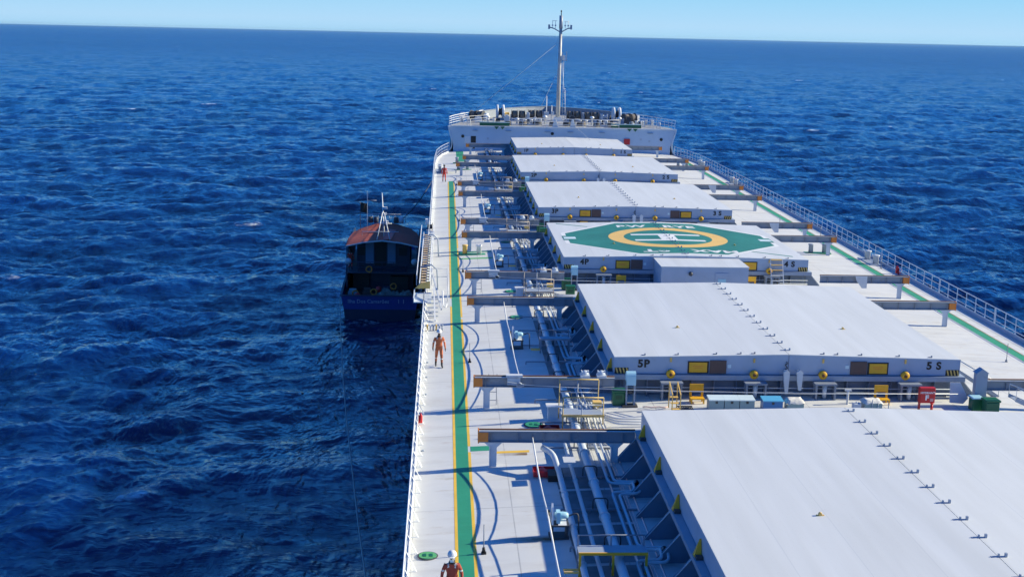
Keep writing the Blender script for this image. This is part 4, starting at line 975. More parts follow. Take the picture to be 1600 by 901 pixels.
# green bins, steps on the starboard side of the gap
b_ = thing('green_locker', 'dark green locker on the starboard deck by the corner marked 5S', 'locker', (8.2, 51.1, .35), 'dark green lockers in the gaps')
MB().box(7.92, 8.5, 50.8, 51.3, .36, .95).build('body', M_GBOX, b_, bevel=.03); MB().box(7.88, 8.54, 50.77, 51.35, .955, 1.05).build('lid', M_GBOX, b_, bevel=.03)
b_ = thing('green_locker', 'second dark green locker with a pale lid just behind the starboard locker by 5S', 'locker', (7.8, 51.7, .35), 'dark green lockers in the gaps')
MB().box(7.6, 8.05, 51.45, 51.9, .36, .9).build('body', M_GBOX, b_, bevel=.03); MB().box(7.57, 8.08, 51.4, 51.95, .905, .98).build('lid', M_SKYB, b_, bevel=.03)
def stairs(x, y, z0, z1, run, label, w_=.7):
    t = thing('grating_stair', label, 'stairs', (x, y, z0), 'grey grating stairs on the starboard deck')
    for q in (-w_ / 2, w_ / 2): MB().bar((x, y + q, z1), (x + run, y + q, z0), .03, .16).build('stringer', M_GREY, t)
    n = 9
    for k in range(n):
        f = (k + .5) / n; MB().box(x + run * f - .11, x + run * f + .11, y - w_ / 2, y + w_ / 2, z1 + (z0 - z1) * f - .015, z1 + (z0 - z1) * f + .015).build('tread', M_GREY, t)
    for q in (-w_ / 2, w_ / 2):
        MB().path([(x, y + q, z1), (x, y + q, z1 + .5), (x + run, y + q, z0 + .6), (x + run, y + q, z0)], .022, 6).build('hand_rail', M_PIPEL, t)
    return t
stairs(8.9, 50.6, .25, 1.25, 2.3, 'grey grating stair dropping to starboard between hatch 5 and the nearest hatch')
stairs(7.9, 54.2, .3, 1.45, 1.9, 'grey grating stair against the starboard side of hatch 5')
t = thing('fuel_bracket', 'pale angled steel bracket frame at the starboard corner of hatch 5', 'bracket', (7.6, 52.2, .4))
MB().prism([(6.9, 1.4), (7.35, 1.4), (7.75, .7), (7.55, .45), (6.95, .5)], 'y', 52.3, 52.34).build('plate', M_PIPE, t); MB().box(7.9, 8.4, 52.0, 52.3, .35, 1.9).build('column', M_GREY, t); MB().prism([(7.85, 1.9), (8.15, 2.1), (8.45, 1.9)], 'y', 51.95, 52.35).build('cap', M_GREY, t)
for i in (5, 4, 3, 2):
    y = BY[i][0] - .25; x = 10.0
    b_ = MB().prism([(x, 1.6), (x + .75, 1.6), (x + .75, .85), (x + .45, .85), (x + .1, 1.3)], 'y', y - .02, y).tube((x + .5, y - .05, 1.15), (x + .5, y + .1, 1.15), .04).build('stop_plate', M_PIPEL, origin=(x, y, .85)); tag(b_, 'pale stepped steel plate hung on the starboard beam aft of hatch %d' % i, 'plate', 'stepped plates on the starboard beams')

# port rail: red bottles and deck studs
for k, (x, y) in enumerate(((-15.9, 50.2), (-15.9, 97.0))):
    b_ = MB().lathe((x, y, dz(x)), [(.07, .12), (.075, .15), (.075, .42), (.04, .48), (.03, .53)], 'z', 12).box(x - .1, x - .07, y - .08, y + .08, dz(x), .45).build('fire_extinguisher', M_RED, origin=(x, y, dz(x)))
    tag(b_, ('red fire extinguisher clipped to the port rail between the nearest hatch and hatch 5', 'small red fire extinguisher at the port rail beside hatch 3')[k], 'extinguisher', 'fire extinguishers on the port rail')
for k, (x, y) in enumerate(((15.8, 84.0), (15.8, 134.0))):
    b_ = MB().lathe((x, y, dz(x)), [(.1, .1), (.11, .5), (.05, .6)], 'z', 12).box(x + .08, x + .12, y - .1, y + .1, dz(x), .5).build('fire_extinguisher', M_RED, origin=(x, y, dz(x)))
    tag(b_, ('red fire extinguisher on the starboard rail abreast of the landing circle', 'red fire extinguisher on the starboard rail abreast of hatch 2')[k], 'extinguisher', 'fire extinguishers on the starboard rail')
for k, y in enumerate((54.6, 57.4, 60.0, 47.0)):
    b_ = MB().lathe((-15.75, y, dz(15.75)), [(.06, 0), (.06, .04), (.03, .05)], 'z', 10).box(-15.9, -15.75, y - .015, y + .015, dz(15.75), .04).build('deck_socket', M_GREY, origin=(-15.75, y, 0)); tag(b_, 'small grey deck socket beside the port rail', 'deck fitting', 'small deck sockets by the port rail')
for k, (x, y) in enumerate(((14.75, 56.7), (13.1, 60.5), (15.4, 86.0), (14.9, 99.0), (12.9, 104.0))):
    b_ = MB().tube((x, y, dz(x)), (x, y, dz(x) + .95), .02, n=8).lathe((x, y, dz(x)), [(.07, 0), (.05, .12)], 'z', 10).build('lifeline_pole', M_BEAM, origin=(x, y, dz(x))); tag(b_, '%s thin pole counting forward on the starboard deck' % ('first', 'second', 'third', 'fourth', 'fifth')[k], 'pole', 'thin poles on the starboard deck')

# starboard rail platforms near the bow
b_ = thing('fairlead', 'pale roller fairlead set in the starboard edge abreast of hatch 2', 'fairlead', (15.5, 133.0, 0), 'roller fairleads on the starboard edge')
MB().box(15.0, 16.0, 131.5, 134.5, 0, .12).build('base', M_GREY, b_)
for y in (132, 133.8): MB().lathe((15.5, y, .12), [(.2, 0), (.2, .5), (.27, .55), (.27, .62)], 'z', 14).build('roller', M_PIPEL, b_)
dup(b_, (15.5, 88.5, 0), 'pale roller fairlead set in the starboard edge beyond the landing circle')
dup(b_, (15.4, 150.0, 0), 'pale roller fairlead set in the starboard edge abreast of hatch 1')
dup(b_, (-15.4, 141.0, 0), 'pale roller fairlead inside the port rail just aft of hatch 1')
b_ = thing('panama_chock', 'grey steel platform with lockers at the port bow shoulder', 'platform', (-14.6, 139, 0))
MB().box(-15.3, -13.6, 138.4, 140.0, .55, .62).build('platform', M_PIPEL, b_)
for x in (-15.2, -13.7): MB().box(x - .05, x + .05, 138.5, 138.6, dz(x), .55).box(x - .05, x + .05, 139.8, 139.9, dz(x), .55).build('leg', M_GREY, b_)

# ------------------------------------------------------------------ stowed accommodation ladder on the port edge
t = thing('gangway', 'stowed accommodation ladder with tan treads along the port edge by hatch 4', 'gangway', (-16.0, 82, 0))
for x in (-16.45, -15.85): MB().bar((x, 75.5, .55), (x, 93.5, .85), .05, .24).build('stringer', M_RAIL, t)
for k in range(22):
    y = 76.0 + k * .8; z = .55 + .3 * (y - 75.5) / 18
    MB().cbox((-16.12, y, z + .02), (.5, .36, .03)).build('tread', M_TAN, t)
for x in (-16.62, -15.72):
    MB().tube((x, 75.6, 1.25), (x, 93.3, 1.5), .025, n=6).build('hand_rail', M_WHITE, t)
    for k in range(10): y = 75.8 + k * 1.94; MB().bar((x, y, .6), (x, y, 1.28 + .25 * (y - 75.8) / 17.5), .035, .035).build('rail_post', M_WHITE, t)
MB().box(-16.75, -15.7, 72.6, 75.3, .2, .26).box(-16.75, -16.7, 72.6, 75.3, .26, .5).build('landing_platform', M_PIPE, t)
MB().prism([(-16.7, .5), (-15.8, .5), (-15.8, .95), (-16.4, .8)], 'y', 75.3, 75.36).build('end_frame', M_YELP, t)
for y in (77.2, 88.5):
    MB().path([(-15.35, y, .05), (-15.4, y, 1.3), (-15.75, y, 1.6), (-16.4, y, 1.45)], .045, 8).build('davit', M_GREY, t)
MB().bar((-15.75, 77.3, 1.3), (-15.1, 70.6, .3), .08, .12).build('stay', M_PIPEL, t)
t = thing('boarding_frame', 'white tubular boarding frame with steps inside the port rail below the gangway', 'frame', (-15.2, 74.5, 0))
for x, y in ((-14.75, 78.5), (-14.75, 73.6)): MB().tube((x, y, dz(x)), (x, y, 1.15), .03, n=8).build('post', M_WHITE, t)
for z in (1.12, .6): MB().tube((-15.7, 78.5, z), (-14.75, 78.5, z), .022, n=6).tube((-14.75, 78.5, z), (-14.75, 73.6, z), .022, n=6).build('rail', M_PIPEL, t)
for k in range(5): MB().box(-15.9, -15.3, 69.6 + k * .55, 69.75 + k * .55, .1 + .12 * k, .13 + .12 * k).build('step', M_GREY, t)
MB().bar((-15.55, 72.6, 1.1), (-15.45, 68.5, .12), .07, .12).build('stringer', M_WHITE, t)
MB().path(fillet([(-15.05, 72.4, 1.0), (-15.0, 71.2, .35), (-14.85, 71.1, .3), (-14.8, 71.4, .42)], .15), .04, 8).build('hook_arm', M_WHITE, t)
for k in range(6):
    x = -15.85 + k * .16; b_ = MB().tube((x, 66.6, dz(x)), (x, 66.6, .28), .045, n=8).lathe((x, 66.6, .28), [(.06, 0), (.04, .08)], 'z', 8).build('small_valve', (M_YELP, M_PIPEL, M_GREY)[k % 3], origin=(x, 66.6, 0))
    tag(b_, '%s small pipe end counting from the port rail, by the boarding steps' % ('first', 'second', 'third', 'fourth', 'fifth', 'sixth')[k], 'pipe end', 'row of small pipe ends')

# ------------------------------------------------------------------ forecastle gear
t = thing('foremast', 'tall white foremast with lamps and crosstree rising from the forecastle', 'mast', (.35, 174.0, FZ))
MB().path([(.35, 174, FZ), (.38, 174, 10), (.42, 174, 15.6)], [.3, .24, .2], 14).build('pole', mat('mast_grey_paint', (.5, .51, .5), .5, var=.2, dirt=.5), t)
MB().path([(.42, 174, 15.6), (.43, 174, 17.3)], .24, 12).build('top_section', M_GREY, t)
MB().tube((.43, 174, 17.3), (.43, 174, 18.0), .06).lathe((.43, 174, 17.8), [(.1, 0), (.1, .15)], 'z', 10).build('top_lamp', M_DARK, t)
MB().path([(-1.1, 174, 15.75), (-.5, 174, 15.6), (.42, 174, 15.1), (1.3, 174, 15.6), (1.75, 174, 15.7)], .075, 8).build('crosstree', M_GREY, t)
for x in (-1.15, 1.8): MB().box(x - .12, x + .12, 173.85, 174.15, 15.5, 16.1).build('lamp', M_GREY, t)
for x in (-.7, -.3, 1.0, 1.4): MB().tube((x, 174, 15.6), (x, 174, 16.6), .03).box(x - .1, x + .1, 173.9, 174.1, 15.9, 16.1).build('small_lamp', M_PIPEL, t)
MB().tube((-.75, 174, 16.6), (-.1, 174, 16.6), .03).tube((.9, 174, 16.5), (1.5, 174, 16.5), .03).build('rail', M_PIPEL, t)
MB().box(.6, 1.35, 173.6, 174.3, 11.4, 11.46).box(.65, .75, 173.6, 173.7, 11.4, 12.5).box(1.2, 1.3, 173.6, 173.7, 11.4, 12.6).box(.7, 1.1, 173.8, 174.1, 11.46, 12.1).build('lamp_platform', M_PIPEL, t)
for x in (.95, 1.3): MB().tube((x, 174.1, FZ), (x, 174.1, 7.5 if x > 1 else 11.4), .03).build('ladder_stile', M_PIPEL, t)
for k in range(9): MB().tube((.95, 174.1, FZ + .5 * k + .3), (1.3, 174.1, FZ + .5 * k + .3), .025).build('rung', M_PIPEL, t)
MB().prism([(-.35, FZ), (1.05, FZ), (.7, FZ + .5), (0, FZ + .5)], 'y', 173.5, 174.5).build('base', M_WHITE, t)
for k, (a, b) in enumerate((((.2, 173.9, 13.8), (-10.6, 177.5, FZ + 1.1)), ((.7, 174, 11.3), (1.2, 170.5, FZ + .3)), ((.3, 174, 10.2), (-2.2, 174.5, FZ + 1.2)))):
    o_ = MB().tube(a, b, .022, n=5).build('stay_wire', M_PIPEL, origin=a); tag(o_, ('long wire stay running from the foremast down to the port bow rail', 'short wire dropping close behind the foremast', 'short wire stay left of the foremast foot')[k], 'wire', 'wire stays of the foremast')
for k, (x, y, h_) in enumerate(((-1.35, 172.5, 3.4), (-.55, 173.5, 2.1))):
    o_ = MB().tube((x, y, FZ), (x, y, FZ + h_), .09, .07, 10).box(x + .1, x + .35, y - .1, y + .1, FZ + .8, FZ + 1.3).build('derrick_post', M_PIPEL, origin=(x, y, FZ)); tag(o_, ('pale derrick post, the taller of two left of the foremast', 'pale derrick post, the shorter of two left of the foremast')[k], 'post', 'derrick posts by the foremast')
wn = None
WN = [(-5.0, 173.5, 'port inner', 0), (-2.6, 175.0, 'just left of the foremast', 0), (2.6, 174.5, 'just right of the foremast', 0), (4.9, 173.2, 'starboard inner', 0), (9.6, 170.5, 'far starboard', .5), (-10.6, 171.0, 'far port', -.5)]
for x, y, nm, rz in WN:
    if wn is None:
        wn = thing('mooring_winch', 'mooring winch with rope-filled drums, %s on the forecastle' % nm, 'winch', (x, y, FZ), 'mooring winches on the forecastle')
        MB().box(x - 1.2, x + 1.2, y - .6, y + .6, FZ, FZ + .15).box(x - 1.1, x - 1.0, y - .3, y + .3, FZ + .15, FZ + .8).box(x + .95, x + 1.05, y - .3, y + .3, FZ + .15, FZ + .8).build('bed', M_GREY, wn)
        for q in (-.55, .45):
            MB().lathe((x + q, y, FZ + .8), [(.62, -.42), (.62, -.38), (.4, -.37), (.42, 0), (.4, .37), (.62, .38), (.62, .42)], 'x', 20).build('drum', M_DARK, wn)
            MB().lathe((x + q, y, FZ + .8), [(.5, -.3), (.52, -.1), (.5, .1), (.53, .3)], 'x', 18).build('rope', mat('old_rope', (.17, .15, .13), .9, var=.3, scale=8), wn)
        MB().box(x + 1.1, x + 1.5, y - .3, y + .3, FZ + .15, FZ + 1.1).build('gearbox', M_PIPEL, wn, bevel=.05)
    else: dup(wn, (x, y, FZ), 'mooring winch with rope-filled drums, %s on the forecastle' % nm, rz=rz)
wl = None
for x, y, nm in ((-7.4, 174.5, 'port'), (8.3, 173.5, 'starboard')):
    if wl is None:
        wl = thing('windlass', '%s anchor windlass with a tall round casing on the forecastle' % nm, 'windlass', (x, y, FZ), 'anchor windlasses')
        MB().box(x - 1.0, x + 1.0, y - .9, y + .9, FZ, FZ + .2).build('bed', M_GREY, wl)
        for q in (-.45, .35):
            mb = MB().lathe((x + q, y, FZ + 1.05), [(.9, -.16), (.95, -.12), (.95, .12), (.9, .16)], 'x', 24); mb.build('casing', M_PIPE if q < 0 else M_WHITE, wl)
        MB().lathe((x + .35, y, FZ + 1.05), [(.6, -.2), (.62, .0)], 'x', 18).lathe((x - .05, y, FZ + 1.05), [(.55, -.2), (.4, 0), (.55, .2)], 'x', 18).build('chain_wheel', M_DARK, wl)
        MB().box(x + .6, x + 1.2, y - .3, y + .3, FZ + .2, FZ + 1.0).build('brake', M_YELP, wl, bevel=.06)
    else: dup(wl, (x, y, FZ), '%s anchor windlass with a tall round casing on the forecastle' % nm)
# small forecastle clutter
for k, (x, y, nm) in enumerate(((-4.2, 166, 'port side, nearest the aft rail'), (-2.9, 167.5, 'left of the mast foot'), (3.0, 166.5, 'right of the mast foot'), (5.6, 166.2, 'starboard side, nearest the aft rail'), (-12.3, 168.5, 'by the port bow rail'), (12.0, 168.8, 'by the starboard bow rail'), (-9.0, 166.0, 'between the port hatch and the rail'), (10.4, 166.8, 'near the white U-shaped frames'))):
    t = thing('forecastle_bollard', 'pale twin bollard on the forecastle, %s' % nm, 'bollard', (x, y, FZ), 'bollards on the forecastle')
    MB().box(x - .7, x + .7, y - .25, y + .25, FZ, FZ + .1).build('base', M_PIPEL, t)
    for q in (-.4, .4): MB().lathe((x + q, y, FZ), [(.17, .1), (.17, .6), (.22, .62), (.22, .7)], 'z', 14).build('post', M_WHITE, t)
for k, (x, y) in enumerate(((-8.6, 163.9), (8.3, 164.0))):
    t = thing('green_hatch', 'low dark green hatch box on the %s side of the forecastle edge' % ('port', 'starboard')[k], 'hatch', (x, y, FZ), 'green hatch boxes on the forecastle')
    MB().box(x - 1.9, x + 1.9, y - .35, y + .5, FZ, FZ + .38).build('box', M_GBOX, t); MB().box(x - 1.95, x + 1.95, y - .4, y + .55, FZ + .385, FZ + .43).build('top', M_TEAL, t)
    for q in (.2, .95): MB().prism([(x + q - .3, FZ + .02), (x + q + .3, FZ + .02), (x + q, FZ - .35)], 'y', 162.30, 162.34).build('flap', M_GBOX, t)
for k, (x, y) in enumerate(((-.9, 163.2), (1.35, 163.2))):
    o_ = MB().prism([(x - .35, FZ), (x + .35, FZ), (x + .08, FZ + .95), (x - .1, FZ + .95)], 'y', y - .3, y + .3).lathe((x, y, FZ + .9), [(.13, -.25), (.13, .25)], 'y', 12).build('lead_pedestal', M_PIPE, origin=(x, y, FZ), bevel=.02); tag(o_, 'pale wedge-shaped rope lead at the forecastle edge, %s of the mast foot' % ('left', 'right')[k], 'rope lead', 'rope leads at the forecastle edge')
o_ = MB().tube((1.5, 163, FZ + .2), (3.0, 157.5, 2.3), .02, n=5).build('stay_wire', M_PIPEL, origin=(1.5, 163, FZ)); tag(o_, 'thin white line running from the forecastle edge down onto the farthest cover', 'wire')
for k, (x, y) in enumerate(((9.0, 164.2), (10.2, 165.0), (12.4, 163.6), (-11.9, 163.6))):
    o_ = MB().path([(x - .2, y, FZ), (x - .2, y, FZ + .75), (x + .2, y, FZ + .75), (x + .2, y, FZ)], .045, 8).build('pipe_hoop', M_WHITE, origin=(x, y, FZ)); tag(o_, 'white U-shaped pipe frame on the forecastle, %s' % ('left of the starboard pair', 'right of the starboard pair', 'near the starboard rail', 'near the port rail')[k], 'frame', 'white U-shaped frames')
for k, (x, y) in enumerate(((-12.6, 171.0), (-11.3, 174.6), (-9.9, 176.8))):
    o_ = MB().prism([(y - .7, FZ), (y + .7, FZ), (y + .7, FZ + 1.0), (y - .5, FZ + .9)], 'x', x - .25, x + .25).box(x - .3, x + .3, y - .2, y + .2, FZ + .8, FZ + 1.1).build('bulwark_fairlead', M_WHITE, origin=(x, y, FZ), bevel=.05); tag(o_, 'chunky white fairlead casting on the port bow, %s' % ('the nearest', 'the middle one', 'the farthest')[k], 'fairlead', 'white fairleads on the port bow')
for k in range(5):
    x = 6.2 + k * .9; y = 178 - k * 1.2
    o_ = MB().lathe((x, y, FZ + .45), [(.42, -.35), (.42, -.3), (.25, -.28), (.25, .28), (.42, .3), (.42, .35)], 'x', 16).box(x - .4, x + .4, y - .3, y + .3, FZ, FZ + .12).build('rope_reel', (M_DARK, M_PIPE)[k % 2], origin=(x, y, FZ)); tag(o_, 'rope reel on the starboard bow, %s from the mast' % ('first', 'second', 'third', 'fourth', 'fifth')[k], 'reel', 'rope reels on the starboard bow')

# ------------------------------------------------------------------ people
M_SKIN = mat('skin', (.16, .085, .055), .6); M_COV1 = mat('orange_coverall', (.58, .16, .06), .85, var=.25, scale=6, bump=.4); M_COV2 = mat('dark_red_coverall', (.33, .055, .035), .85, var=.2, scale=6, bump=.4)
M_REFL = mat('reflective_tape', (.6, .6, .58), .4); M_COV3 = mat('red_coverall', (.7, .05, .03), .85)
def person(label, loc, face_rz, cov, stride=0.0, mask=False, lean=0.0, arm=0.0, helmet=True):
    V = []; E_ = []; Rr = []
    def j(p, r, par=None):
        V.append(p); Rr.append(r if isinstance(r, tuple) else (r, r))
        if par is not None: E_.append((par, len(V) - 1))
        return len(V) - 1
    pel = j((0, 0, .96), (.155, .12)); wa = j((0, 0, 1.12), (.145, .11), pel); ch = j((0, -.0 - lean, 1.32), (.175, .12), wa)
    nb = j((0, -.0 - lean, 1.47), (.085, .075), ch); nk = j((0, -.01 - lean, 1.53), .052, nb); h0 = j((0, -.03 - lean * 1.3, 1.61), (.07, .085), nk); j((0, -.02 - lean * 1.3, 1.71), (.075, .09), h0)
    for sg in (-1, 1):
        sh = j((sg * .185, -lean, 1.41), .068, ch); el = j((sg * .27, .03 - lean + arm * sg * .06, 1.16), .05, sh); wr = j((sg * .29, -.06 - lean - arm * sg * .1, .93), .036, el)
        pm = j((sg * .29, -.09 - lean - arm * sg * .1, .86), (.022, .04), wr)
        for k, (dy, ln) in enumerate(((-.035, .065), (-.012, .08), (.012, .075), (.034, .058))):
            f1 = j((sg * .29, -.10 - lean - arm * sg * .1 + dy, .86 - ln * .55), .010, pm); j((sg * .28, -.115 - lean - arm * sg * .1 + dy, .86 - ln), .008, f1)
        t1 = j((sg * .275, -.14 - lean - arm * sg * .1, .875), .011, pm); j((sg * .265, -.16 - lean - arm * sg * .1, .845), .009, t1)
        st = sg * stride
        hp = j((sg * .095, 0, .90), (.10, .10), pel); kn = j((sg * .12, -.03 - st * .5, .50), .068, hp); an = j((sg * .13, .02 - st, .11 + (.03 if st < 0 else 0)), .05, kn)
        ft = j((sg * .14, -.10 - st, .055 + (.0 if st >= 0 else .0)), (.048, .04), an); j((sg * .145, -.18 - st, .05), (.04, .032), ft)
    me = bpy.data.meshes.new('person'); me.from_pydata(V, E_, []); o = bpy.data.objects.new('tmp', me); COL.objects.link(o)
    sk = o.modifiers.new('skin', 'SKIN'); sk.use_smooth_shade = True
    for k, sv_ in enumerate(me.skin_vertices[0].data): sv_.radius = Rr[k]; sv_.use_root = (k == 0)
    sb = o.modifiers.new('sub', 'SUBSURF'); sb.levels = 2; sb.render_levels = 2
    bpy.context.view_layer.update()
    m2 = bpy.data.meshes.new_from_object(o.evaluated_get(bpy.context.evaluated_depsgraph_get())); bpy.data.objects.remove(o)
    m2.name = 'person'; m2.materials.clear()
    for m in (cov, M_SKIN, M_BLACK, M_REFL, mat('worn_trousers', (.30, .09, .04), .9, var=.3, scale=8, bump=.4)): m2.materials.append(m)
    for p in m2.polygons:
        c = p.center; p.use_smooth = True
        if c.z > 1.515: p.material_index = 1
        elif c.z < .24: p.material_index = 2
        elif abs(c.x) > .22 and c.z < .92: p.material_index = 2
        elif (.07 < abs(c.x) < .12 and c.z > 1.36) or (abs(c.x) > .2 and 1.22 < c.z < 1.27) or (abs(c.x) < .2 and .40 < c.z < .44): p.material_index = 3
        elif c.z < .62 and cov is not M_COV3: p.material_index = 4
        else: p.material_index = 0
    o = bpy.data.objects.new('person', m2); COL.objects.link(o); o.location = loc; o.rotation_euler = (0, 0, face_rz); tag(o, label, 'person')
    def ch_(mb, name, m):
        me_ = bpy.data.meshes.new(name); me_.from_pydata(mb.v, [], mb.f); me_.polygons.foreach_set('use_smooth', mb.sm); me_.materials.append(m)
        q = bpy.data.objects.new(name, me_); COL.objects.link(q); q.parent = o; return q
    hy = -.02 - lean * 1.3
    if helmet:
        ch_(MB().lathe((0, hy + .01, 1.69), [(.128, 0), (.132, .03), (.12, .085), (.09, .13), (.045, .155), (.004, .16)], 'z', 20).prism([(-.09, hy - .10), (.09, hy - .10), (.05, hy - .19), (-.05, hy - .19)], 'z', 1.69, 1.705).path([(0, hy - .12, 1.75), (0, hy - .05, 1.83), (0, hy + .06, 1.83), (0, hy + .13, 1.74)], .012, 6), 'hard_hat', M_WHITE)
    else: ch_(MB().lathe((0, hy + .01, 1.66), [(.105, 0), (.11, .04), (.09, .1), (.04, .135), (.004, .14)], 'z', 16), 'hair', M_BLACK)
    ch_(MB().lathe((-.035, hy - .098, 1.655), [(.0, -.012), (.013, 0), (.0, .012)], 'y', 8).lathe((.035, hy - .098, 1.655), [(.0, -.012), (.013, 0), (.0, .012)], 'y', 8), 'eyes', M_BLACK)
    ch_(MB().prism([(hy - .09, 1.66), (hy - .125, 1.615), (hy - .09, 1.61)], 'x', -.013, .013), 'nose', M_SKIN)
    if mask: ch_(MB().cbox((0, hy - .1, 1.585), (.10, .05, .07)), 'face_mask', M_LID)
    else: ch_(MB().box(-.025, .025, hy - .103, hy - .09, 1.578, 1.586), 'mouth', mat('lips', (.1, .03, .03), .6)); 
    ch_(MB().lathe((0, -lean * 1.1, 1.47), [(.10, 0), (.085, .06), (.075, .065)], 'z', 16), 'collar', M_BLACK)
    ch_(MB().box(-.155, .155, -.125, .125, 1.0, 1.045), 'belt', cov)
    return o
person('person in orange coverall and white hard hat walking beside the green walkway', (-15.2, 59.2, dz(15.2)), R(6), M_COV1, .16, arm=.6)
person('person in dark red coverall with reflective stripes and white hard hat at the bottom edge', (-14.73, 33.2, dz(14.73)), R(-4), M_COV2, -.12, mask=True, lean=.05, arm=.3)
person('distant person all in red standing by the port walkway near the bow', (-14.97, 130.9, dz(14.9)), R(180), M_COV3, .05, helmet=False)
t = thing('gangway_winch', 'small white winch with a dark drum at the forward end of the stowed gangway', 'winch', (-16.0, 97.2, 0))
MB().box(-16.3, -15.7, 96.8, 97.5, 0, .5).build('base', M_WHITE, t); MB().lathe((-16.05, 97.1, .8), [(.3, -.2), (.3, -.16), (.18, -.15), (.18, .15), (.3, .16), (.3, .2)], 'x', 16).build('drum', M_DARK, t); MB().box(-16.4, -16.2, 96.9, 97.3, 1.0, 1.4).build('motor_cover', M_WHITE, t)
railing([(-hb(y) + .03, y) for y in np.linspace(90.9, 94.2, 4)], 'short white railing on the port edge between the gangway and its winch', brace=.34)
railing([(-hb(y) + .03, y) for y in np.linspace(68.9, 71.4, 3)], 'short white railing on the port edge just aft of the gangway platform', brace=.34)

# ------------------------------------------------------------------ fishing boat alongside
SB = -8.05
M_BH = mat('boat_blue_paint', (.006, .035, .22), .45, var=.15, dirt=.25, dirtcol=(.05, .04, .05)); M_BLOW = mat('boat_dark_bottom', (.01, .02, .06), .5, dirt=.3)
M_ROOF = mat('roof_red_brown', (.38, .085, .05), .8, var=.2, scale=1.0, dirt=.35, dirtcol=(.12, .05, .04), bump=.3); M_CAB = mat('boat_cabin_paint', (.03, .05, .09), .6, dirt=.3); M_NET = mat('fishing_net', (.24, .25, .22), .95, var=.5, scale=5, bump=1.0)
M_BDK = mat('boat_deck_wood', (.06, .055, .05), .8, dirt=.4); M_BDOOR = mat('boat_pale_door', (.20, .30, .45), .6); M_PINK = mat('sunlit_roof_streak', (.62, .20, .17), .8)
M_BNAME = mat('faded_name_paint', (.30, .36, .46), .7, var=.3, scale=4)
boat = thing('fishing_boat', 'blue-hulled fishing boat with a rusty red roof moored alongside on the port side', 'boat', (-20.2, 112, SB))
BX = -20.2
def bhw(y): return float(np.interp(y, [104, 108, 114, 119, 123, 126, 127.8], [3.2, 3.3, 3.3, 3.0, 2.2, 1.1, .05]))
def bsh(y): return float(np.interp(y, [104, 110, 118, 127.8], [-6.15, -6.1, -5.6, -4.2]))
ysb = [104, 106, 108, 111, 114, 117, 119, 121, 123, 124.5, 126, 127, 127.8]
for nm_, m_, lv in (('hull', M_BH, [(1.0, 1.0), (.86, .40)]), ('lower_hull', M_BLOW, [(.86, .40), (.80, -.02), (.6, -.45)])):
    mb = MB()
    for sg in (-1, 1):
        vs = []
        for k, f in lv:
            for y in ysb:
                z = SB + (bsh(y) - SB) * f if f > 0 else SB + f * 2; kk = k + (1 - k) * .5 if y < 112 else k
                vs.append((BX + sg * bhw(y) * kk, y - (127.8 - 112) * .04 * (1 - k) * 4 * max(0, (y - 118) / 10), z))
        q = len(ysb); fs = [(r * q + i, r * q + i + 1, (r + 1) * q + i + 1, (r + 1) * q + i) for r in range(len(lv) - 1) for i in range(q - 1)]
        mb.add(vs, fs if sg < 0 else [f[::-1] for f in fs], True)
    vs = []
    for k, f in lv:
        z = SB + (bsh(104) - SB) * f if f > 0 else SB + f * 2; kk = k + (1 - k) * .5
        vs += [(BX - bhw(104) * kk, 104, z), (BX + bhw(104) * kk, 104, z)]
    mb.add(vs, [(2 * r, 2 * r + 1, 2 * r + 3, 2 * r + 2) for r in range(len(lv) - 1)])
    mb.build(nm_, m_, boat)
mb = MB(); vs = [(BX + sg * (bhw(y) - .06), y, bsh(y) - .75) for y in ysb for sg in (-1, 1)]
mb.add(vs, [(2 * i, 2 * i + 1, 2 * i + 3, 2 * i + 2) for i in range(len(ysb) - 1)]); mb.build('deck', M_BDK, boat)
mb = MB()
for sg in (-1, 1):
    for a, b in zip(ysb[:-1], ysb[1:]): mb.bar((BX + sg * bhw(a), a, bsh(a) + .03), (BX + sg * bhw(b), b, bsh(b) + .03), .18, .08)
mb.bar((BX - 3.2, 104, bsh(104) + .03), (BX + 3.2, 104, bsh(104) + .03), .08, .18, up=(0, 1, 0)); mb.build('gunwale', M_CAB, boat)
tr = text_mesh('name', 'Ilha Dos Camarões', .44, M_BNAME, boat, (BX - .95, 103.985, -6.62), (R(90), 0, 0), .95, .004, .003, 1.05)
text_mesh('name', 'I I', .44, M_BNAME, boat, (BX + 1.75, 103.985, -6.62), (R(90), 0, 0), 1.1, .008, .003, 1.3)
ZU = -4.95
MB().box(BX - 2.6, BX + 2.6, 110.2, 118.5, -6.9, ZU).build('lower_cabin', M_CAB, boat)
MB().box(BX - 3.1, BX + 3.1, 107.6, 118.8, ZU, ZU + .1).build('upper_deck', M_CAB, boat)
cabw = MB().box(BX - 2.3, BX + 2.3, 110.4, 117.0, ZU + .1, -2.55).build('wheelhouse', M_CAB, boat)
for x in (-1.55, .35): MB().box(BX + x, BX + x + .7, 110.33, 110.4, ZU + .35, -2.65).build('door', M_BDOOR, cabw)
MB().box(BX - .75, BX + .25, 110.36, 110.4, ZU + .15, -2.7).build('doorway', M_BLACK, cabw)
for x in (-2.2, 1.35): MB().box(BX + x, BX + x + .7, 110.35, 110.4, -3.9, -3.2).build('window', M_BLACK, cabw)
for sg in (-1, 1):
    MB().box(BX + sg * 3.0 - .04, BX + sg * 3.0 + .04, 109.6, 118.4, ZU + .1, -2.75).build('side_panel', M_CAB, boat)
    MB().box(BX + sg * 3.05 - .05, BX + sg * 3.05 + .05, 108.2, 118.6, -6.4, ZU).build('lower_side_panel', M_CAB, boat)
